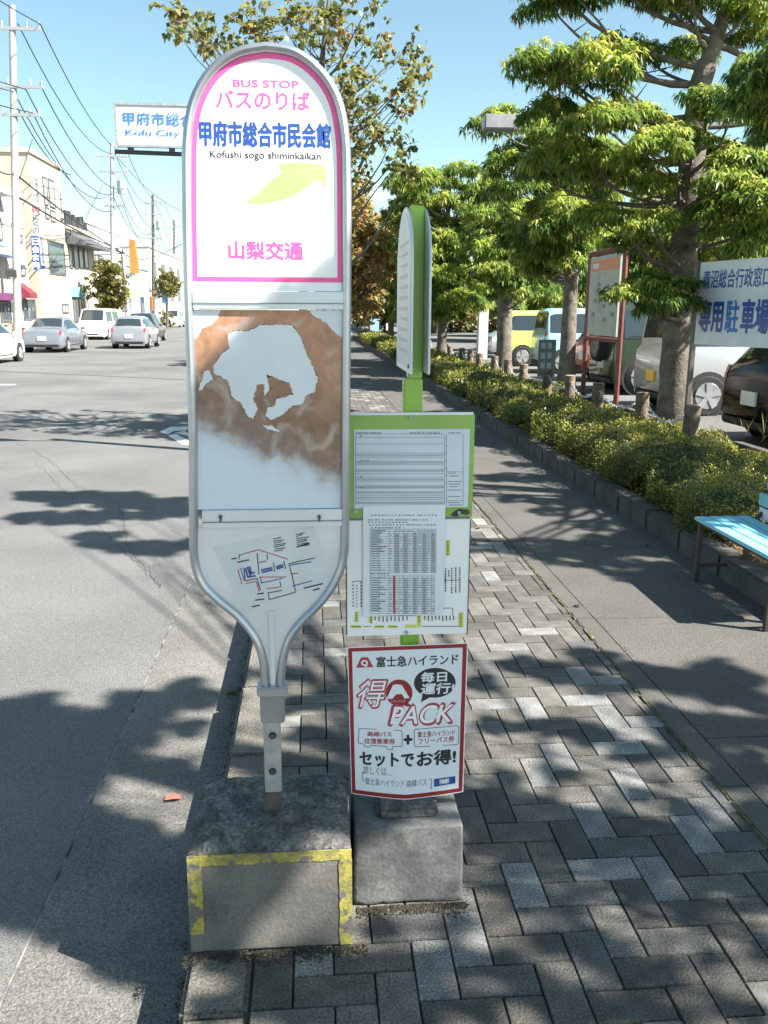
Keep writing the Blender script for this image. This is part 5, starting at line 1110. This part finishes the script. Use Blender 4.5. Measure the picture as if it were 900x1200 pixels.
# ============================================================ BUILDINGS (left)
BX = -15.6
def yfrom(px_, X=BX): return atX(px_, 365, X).y
def zfrom(py_, Y): return CAM_H+(365-py_)/1000*Y
def building(name, label, X, y0_, y1_, h, mt_, depth=12, side=None):
    T = thing(name, (X, (y0_+y1_)/2, 0), label, 'building')
    MB().box(X-depth, X, y0_, y1_, -.1, h).build('wall', mt_, T)
    MB().box(X-depth-.1, X+.12, y0_-.1, y1_+.1, h+.002, h+.25).build('parapet', mt_, T); return T
def win(T, X, y0_, y1_, z0_, z1_, glass='winpale', n=2, fr='frame'):
    f_ = MB()
    for q in ((y0_, y1_, z0_, z0_+.06), (y0_, y1_, z1_-.06, z1_)): f_.box(X+.01, X+.07, q[0], q[1], q[2], q[3])
    for k in range(n+1): yy = y0_+(y1_-y0_)*k/n; f_.box(X+.01, X+.06, yy-.03, yy+.03, z0_+.061, z1_-.061)
    o = f_.build('window_frame', M[fr], T); MB().box(X+.005, X+.03, y0_+.02, y1_-.02, z0_+.02, z1_-.02).build('pane', M[glass], o)
    return o
def wpx(T, X, xa, xb, ya, yb, **k):
    y0_, y1_ = yfrom(xa, X), yfrom(xb, X); return win(T, X, y0_, y1_, zfrom(yb, y0_), zfrom(ya, y0_), **k)
b0 = building('apartment_building', 'beige three-storey building with iron balcony at the left edge', BX, 36, yfrom(12), zfrom(190, 43), M['cream'])
wpx(b0, BX, 0, 10, 266, 290); wpx(b0, BX, -10, 10, 222, 238, n=4); wpx(b0, BX, -12, 4, 300, 312)
MB().box(BX+.0, BX+.7, 38, yfrom(13), zfrom(236, 43), zfrom(232, 43)).build('balcony_slab', M['bwhite'], b0)
for k in range(10): y = 39+k*.42; MB().tube([(BX+.66, y, zfrom(232, 43)), (BX+.66, y, zfrom(216, 43))], .03, 5).build('balcony_bar', M['frame'], b0)
MB().box(BX, BX+1.0, 38, yfrom(13), zfrom(305, 43), zfrom(296, 43)).build('shop_canopy', M['lblue'], b0); MB().box(BX, BX+.6, 38, yfrom(14), zfrom(354, 43), zfrom(346, 43)).build('shop_fascia', mat('purple_fascia', (.12, .03, .10)), b0)
wpx(b0, BX, 0, 12, 356, 378, glass='glass', n=3)
b1 = building('shop_building', 'narrow white shop with a dark red awning beside the utility pole', BX, yfrom(12)+.15, yfrom(36.5), zfrom(243, 48), M['bwhite'])
wpx(b1, BX, 22, 29, 274, 277); wpx(b1, BX, 24, 33, 284, 292); wpx(b1, BX, 24, 33, 316, 328)
MB().prism([(0, 0), (1.1, -.55), (1.1, -.8), (0, -.8)], lambda u, v, d: (BX+u*.6, d, zfrom(336, 49)+v), yfrom(22), yfrom(45, BX+.66)).build('awning', M['awning'], b1)
wpx(b1, BX, 27, 41, 353, 376, glass='glass', n=3)
b2_ = building('cream_building', 'cream three-storey building with tall windows and a recessed balcony', BX, yfrom(49), yfrom(83), zfrom(193, 49.5), M['cream'])
wpx(b2_, BX, 62, 66, 225, 254, n=1); wpx(b2_, BX, 68, 74, 227, 256, n=1); wpx(b2_, BX, 62, 66, 256, 268, n=1); wpx(b2_, BX, 68, 73, 259, 271, n=1)
wpx(b2_, BX, 53, 56, 255, 260, n=1); wpx(b2_, BX, 79, 82, 267, 270, n=1); wpx(b2_, BX, 53, 56, 317, 320, n=1)
wpx(b2_, BX, 62, 80, 290, 326, glass='glass', n=1); wpx(b2_, BX, 73, 80, 358, 368)  # wide dark pane stands in for the shaded balcony recess
MB().box(BX+.02, BX+.05, yfrom(58), yfrom(71), zfrom(372, 52), zfrom(337, 52)).build('shutter', M['bwhite'], b2_)
for xa, ya, yb, n_ in ((53.5, 226, 252, 5), (80, 240, 264, 5), (54, 287, 316, 6)):
    for k in range(n_):
        y_ = yfrom(xa); q0 = ya+(yb-ya)*k/n_; MB().box(BX+.01, BX+.05, y_+.08, y_+.36, zfrom(q0+3.4, y_), zfrom(q0, y_)).build('raised_letter', M['grey'], b2_)
vs = thing('vertical_shop_sign', (BX+.9, 44.8, 3.5), 'tall vertical shop sign, red and white above a blue block with white characters', 'sign')
YV = 44.8
def vsb(x0_, x1_, y0_, y1_, mt_, name, off=0):
    a, b = at(x0_, y0_, YV-off), at(x1_, y1_, YV-off); return MB().box(a.x, b.x, YV-off, YV+.2, b.z, a.z).build(name, M[mt_], vs)
vsb(35.5, 47.5, 239, 276, 'bwhite', 'upper_panel'); vsb(35.5, 47.5, 276.5, 316, 'blue', 'lower_panel')
text_px('肉', 38, 241, 46, 249, YV-.01, M['redl'], vs, bold=.02)
for k, ch in enumerate('にくの'): text_px(ch, 38.5, 251+k*8, 46, 257.5+k*8, YV-.01, M['black'], vs)
for k, ch in enumerate('日会食肉'): text_px(ch, 37.5, 279+k*9.2, 46, 287+k*9.2, YV-.01, M['white'], vs, bold=.02)
b3 = building('tiled_roof_house', 'two-storey house with a dark tiled lean-to roof and pale shopfront', BX, yfrom(84), yfrom(113), zfrom(276, 57), M['cream'])
for xa, xb in ((85.5, 89), (91, 96), (97, 101.5), (103, 107)): wpx(b3, BX, xa, xb, 290, 320, n=1)
MB().prism([(-.3, .55), (1.3, -.35), (1.3, -.5), (-.3, -.4)], lambda u, v, d: (BX+u, d, zfrom(285, 57)+v), yfrom(84), yfrom(114)).build('roof', M['rooftile'], b3)
m = MB(); rr3 = random.Random(6)
for k in range(14): y_ = yfrom(84)+k*(yfrom(114)-yfrom(84))/14; m.box(BX-.6, BX-.3, y_, y_+rr3.uniform(.1, .6), zfrom(276, 57)+.2, zfrom(276, 57)+rr3.uniform(.5, 1.5))
m.build('rooftop_clutter', M['bolt'], b3)
wpx(b3, BX, 86, 96, 352, 378, glass='glass', n=3); wpx(b3, BX, 99, 107, 345, 372, n=2)
MB().box(BX+.02, BX+.2, yfrom(85), yfrom(97), zfrom(350, 57), zfrom(339, 57)).build('shop_sign', M['teal'], b3)
b4 = building('white_shop', 'white low shop behind the round olive street tree', BX, yfrom(114), yfrom(151), zfrom(296, 68), M['bwhite'])
wpx(b4, BX, 143, 149, 350, 366, glass='glass', n=1); wpx(b4, BX, 116, 124, 305, 315)
ot = thing('orange_tower_sign', (BX+.3, yfrom(153), 0), 'tall tapering orange sign tower standing out over the white shops', 'sign')
Yo = 74; o = MB()
pts = [at(x, y, Yo) for x, y in ((151, 280), (157, 281), (163, 320), (152, 320))]
o.prism([(p.x, p.z) for p in pts], lambda u, v, d: (u, Yo+d, v), 0, .6); o.build('panel', M['orange'], ot); a = at(154, 320, Yo); MB().box(a.x-.2, a.x+.2, Yo+.1, Yo+.5, 0, a.z).build('post', M['bwhite'], ot)
b5 = building('light_blue_shop', 'light blue shopfront beyond the orange sign tower', BX, yfrom(151)+.1, yfrom(176), zfrom(318, 78), M['lblue'])
wpx(b5, BX, 165, 169, 350, 372, glass='glass', n=1); wpx(b5, BX, 153, 158, 352, 372, glass='glass', n=1); MB().box(BX+.02, BX+.3, yfrom(152), yfrom(159), zfrom(351, 74), zfrom(341, 74)).build('shop_sign', M['yellowp'], b5)
b6 = building('grey_office', 'pale grey multi-storey building rising behind the light blue shop', BX-6, 84, 104, zfrom(272, 88), M['bgrey'])
for zz in (4.5, 7.2): 
    for k in range(4): win(b6, BX-6, 86+k*4.5, 88.6+k*4.5, zz, zz+1.3)
b7 = building('white_office', 'bright white building at the far end of the street left of the sign', BX-1, 92, 130, zfrom(302, 100), M['bwhite'])
for zz in (2.8, 5.2):
    for k in range(6): win(b7, BX-1, 94+k*5.5, 96.4+k*5.5, zz, zz+1.4, glass='glass')
b8 = building('distant_block', 'distant pale block closing the street', -40, 190, 215, 14, M['bwhite'], depth=60)
b9 = building('distant_hall', 'long pale hall far beyond the car park behind the trees', 60, 95, 130, 7, M['bwhite'], depth=50)

# kerbside sign on the far pavement, plants
ks = thing('bus_stop_pole', (-14.4, 88, -.02), 'thin pole with a small light blue sign on the far pavement', 'sign'); MB().tube([(-14.4, 88, -.02), (-14.4, 88, 4.9)], .06, 8).build('pole', M['cpole'], ks); MB().box(-14.75, -14.15, 87.9, 87.95, 2.3, 3.6).build('panel', M['lblue'], ks)
for (x, y, Y, s, lab) in ((24, 385, 41, .6, 'small yellow-green shrub between the white car and the silver sedan'), (128, 383, 62, .8, 'leafy shrub at the foot of the olive street tree'), (198, 380, 90, 1.1, 'low dark hedge bush beside the distant sign pole')):
    p = at(x, y, Y); T = thing('shrub', (p.x, p.y, 0), lab, 'shrub')
    for k in range(4): o = D.objects.new('leaf_clump', BLF[k % 3]); COL.objects.link(o); o.parent = T; o.location = (random.uniform(-.4, .4)*s, random.uniform(-.4, .4), .3+.25*k*s); o.scale = (s*.7,)*3; o['kind'] = 'stuff'
# ============================================================ UTILITY POLES & CABLES
poles = []
for k, (px0, pyt, Y, lab) in enumerate(((17, 6, 40, 'tall pale concrete utility pole at the left edge of the view'), (131, 168, 66, 'utility pole with crossarms behind the olive street tree'), (179, 228, 92, 'darker utility pole with an orange band beyond the light blue shop'), (204, 258, 125, 'far thin utility pole seen just left of the sign'))):
    a, b = at(px0, 366, Y), at(px0-(3 if k == 0 else 0), pyt, Y); T = thing('utility_pole', (a.x, Y, -.02), lab, 'utility pole', 'utility poles along the far pavement')
    MB().tube([(a.x, Y, -.02), (b.x, Y, b.z)], [.19, .13], 12).build('pole', M['cpole'] if k < 2 else M['bark2'], T, smooth=True)
    for dz, wd in ((.9, 1.1), (3.1 if k == 0 else 1.9, 1.0), (4.2, .8)):
        if k == 3 and dz > 3: continue
        MB().box(b.x-wd, b.x+wd, Y-.16, Y-.06, b.z-dz-.06, b.z-dz+.06).build('crossarm', M['steel'], T)
        for s in (-.9, -.4, .5, .95): MB().tube([(b.x+s*wd, Y-.1, b.z-dz), (b.x+s*wd, Y-.1, b.z-dz+.3)], [.05, .03], 6).build('insulator', M['cpole'], T)
    if k in (1, 2): MB().tube([(b.x+.5, Y-.1, b.z-3.4), (b.x+.5, Y-.1, b.z-2.5)], .3, 12).build('transformer', M['steel'], T)
    if k == 0: MB().box(a.x-.15, a.x+.3, Y-.25, Y-.05, 3.0, 3.3).build('junction_box', M['bolt'], T)
    if k == 2: MB().tube([(a.x, Y, 1.6), (a.x, Y, 3.0)], .2, 12).build('orange_band', M['orange'], T)
    poles.append((b.x, Y, b.z))
def cable(pts, r, lab):
    m = MB(); m.tube(pts, r, 4); o = m.build('overhead_cable', M['wire'], at0=pts[0]); tag(o, lab, 'cable', 'overhead cables between the utility poles')
HGT = ['uppermost', 'second highest', 'third highest', 'fourth highest', 'fifth highest', 'lowest']
def sag(a, b, s, n=14): a, b = Vector(a), Vector(b); return [a.lerp(b, k/n)-Vector((0, 0, s*4*(k/n)*(1-k/n))) for k in range(n+1)]
spans = [(0, 1), (1, 2), (2, 3)]
for i, j in spans:
    A1, B1 = poles[i], poles[j]
    for h_, (dx, dz, s) in enumerate(((1.1, .7, 1.0), (.2, .7, 1.3), (.9, 3.0, 1.3), (.3, 3.2, 1.6), (-.2, 3.3, 1.8), (.5, 4.1, 1.9))):
        cable(sag((A1[0]+dx, A1[1]-.1, A1[2]-dz), (B1[0]+dx*.8, B1[1]-.1, B1[2]-min(dz, 4)), s), .028, HGT[h_]+[' cable from the tall left pole to the pole behind the olive tree', ' cable running between the second and third utility poles', ' cable running to the farthest utility pole'][i])
A1 = poles[0]
for h_, (dx, dz, zz) in enumerate(((1.1, .7, 1.0), (.3, 3.2, .3), (-.2, 3.3, -.2), (.5, 4.1, 0))): cable(sag((A1[0]+dx-3, 6, A1[2]-dz+zz), (A1[0]+dx, A1[1]-.1, A1[2]-dz), 1.2), .025, HGT[h_]+' cable coming from the left edge to the tall left pole')
for h_, ((x0_, y0_, Y0), (x1_, y1_, Y1), s) in enumerate((((17, 203, 40), (160, 305, 85), .3), ((17, 228, 40), (140, 292, 70), .2), ((-5, 198, 34), (17, 203, 40), .1), ((18, 122, 40), (83, 205, 51), .6), ((38, 163, 46), (21, 216, 41), 0), ((120, 218, 60), (97, 262, 52), 0), ((160, 305, 85), (215, 285, 60), .2), ((134, 180, 66), (220, 250, 70), .6))):
    cable(sag(at(x0_, y0_, Y0), at(x1_, y1_, Y1), s), .05 if y0_ > 200 and Y0 < 50 else .03, ['thick low cable crossing the cream building towards the orange tower', 'lower thick cable crossing the cream building', 'short cable from the left edge to the tall pole at roof height', 'cable dropping from the tall pole to the cream building roof', 'nearly straight drop wire beside the tall pole', 'diagonal stay wire left of the second pole', 'cable from the orange tower towards the bus stop sign', 'cable sloping down right from the second pole'][h_])

# ============================================================ SMALL DEBRIS
def grit(name, pts, sz, mt_, lab, cat, parent=None):
    m = MB()
    for (x, y, z) in pts:
        r_ = sz*random.uniform(.5, 1.4); b = len(m.v)
        m.v += [(x+r_*random.uniform(.5, 1.2), y, z), (x-r_*.5, y+r_*random.uniform(.5, 1.1), z), (x-r_*.6, y-r_*random.uniform(.5, 1.1), z), (x+random.uniform(-.3, .3)*r_, y, z+r_*random.uniform(.4, .9))]
        m.f += [(b, b+1, b+3), (b+1, b+2, b+3), (b+2, b, b+3)]
    o = m.build(name, mt_, at0=pts[0], kind='stuff'); tag(o, lab, cat)
gp_ = [(-.335-abs(random.gauss(0, .035)), random.uniform(1.4, 9), RZ+.001) for _ in range(2600)]
grit('gutter_grit', gp_, .0045, mat('grit', (.10, .085, .065), (.05, .042, .033), rough=1, scale=60), 'dark grit and dirt gathered in the gutter along the kerb', 'grit')
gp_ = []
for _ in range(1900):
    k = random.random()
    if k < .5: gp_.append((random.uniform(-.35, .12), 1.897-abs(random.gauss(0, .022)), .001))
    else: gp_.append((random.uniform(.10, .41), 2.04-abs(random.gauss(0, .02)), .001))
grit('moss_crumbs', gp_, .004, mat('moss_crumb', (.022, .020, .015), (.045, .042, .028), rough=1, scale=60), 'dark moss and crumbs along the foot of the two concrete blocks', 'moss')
n = 260; x = np.concatenate([1.49+rng.normal(size=130)*.004, 1.381+rng.normal(size=130)*.006]); y = 2.5+rng.random(n)*7
dr = rng.normal(size=(n, 3)); dr[:, 2] = np.abs(dr[:, 2])+.5
v, f, t_ = leaves(np.stack([x, y, np.full(n, .003)], 1), dr, .012+rng.random(n)*.012, np.full(n, .004), rng.random(n)*.8, .1)
o = link_mesh('joint_weeds', np_mesh('joint_weeds', v, f, LEAFH, t_), None); tag(o, 'tiny weeds growing from the joint between the pavers and the asphalt', 'weeds', kind='stuff')

for k, pts in enumerate([[(20, 520), (60, 540), (90, 570), (140, 590), (150, 640), (190, 690)]]):
    m = MB(); P_ = jag([p for p in pts], 2.2, 40+k)[:-12]
    for a, b in zip(P_, P_[1:]):
        A1, B1 = gz(*a, RZ+.002), gz(*b, RZ+.002); d_ = (B1-A1).normalized(); s_ = Vector((d_.y, -d_.x, 0))*random.uniform(.0008, .002)
        if (B1-A1).length < .5: m.poly([A1+s_, B1+s_, B1-s_, A1-s_])
    m.build('road_crack', M['crack_cable_shadow'], kind='structure')

fh = thing('background_hedge', (14, 70, 0), 'dark mass of bushes closing the far side of the car park', 'bushes')
for k in range(60):
    o = D.objects.new('leaf_clump', BLF[k % 3]); COL.objects.link(o); o.parent = fh; o['kind'] = 'stuff'
    o.location = (-10+k*.62+random.uniform(-.4, .4), random.uniform(-1, 1), random.uniform(.3, 1.9)); o.scale = (1.7, 1.7, 1.6); o.rotation_euler = (0, 0, random.uniform(0, 6))
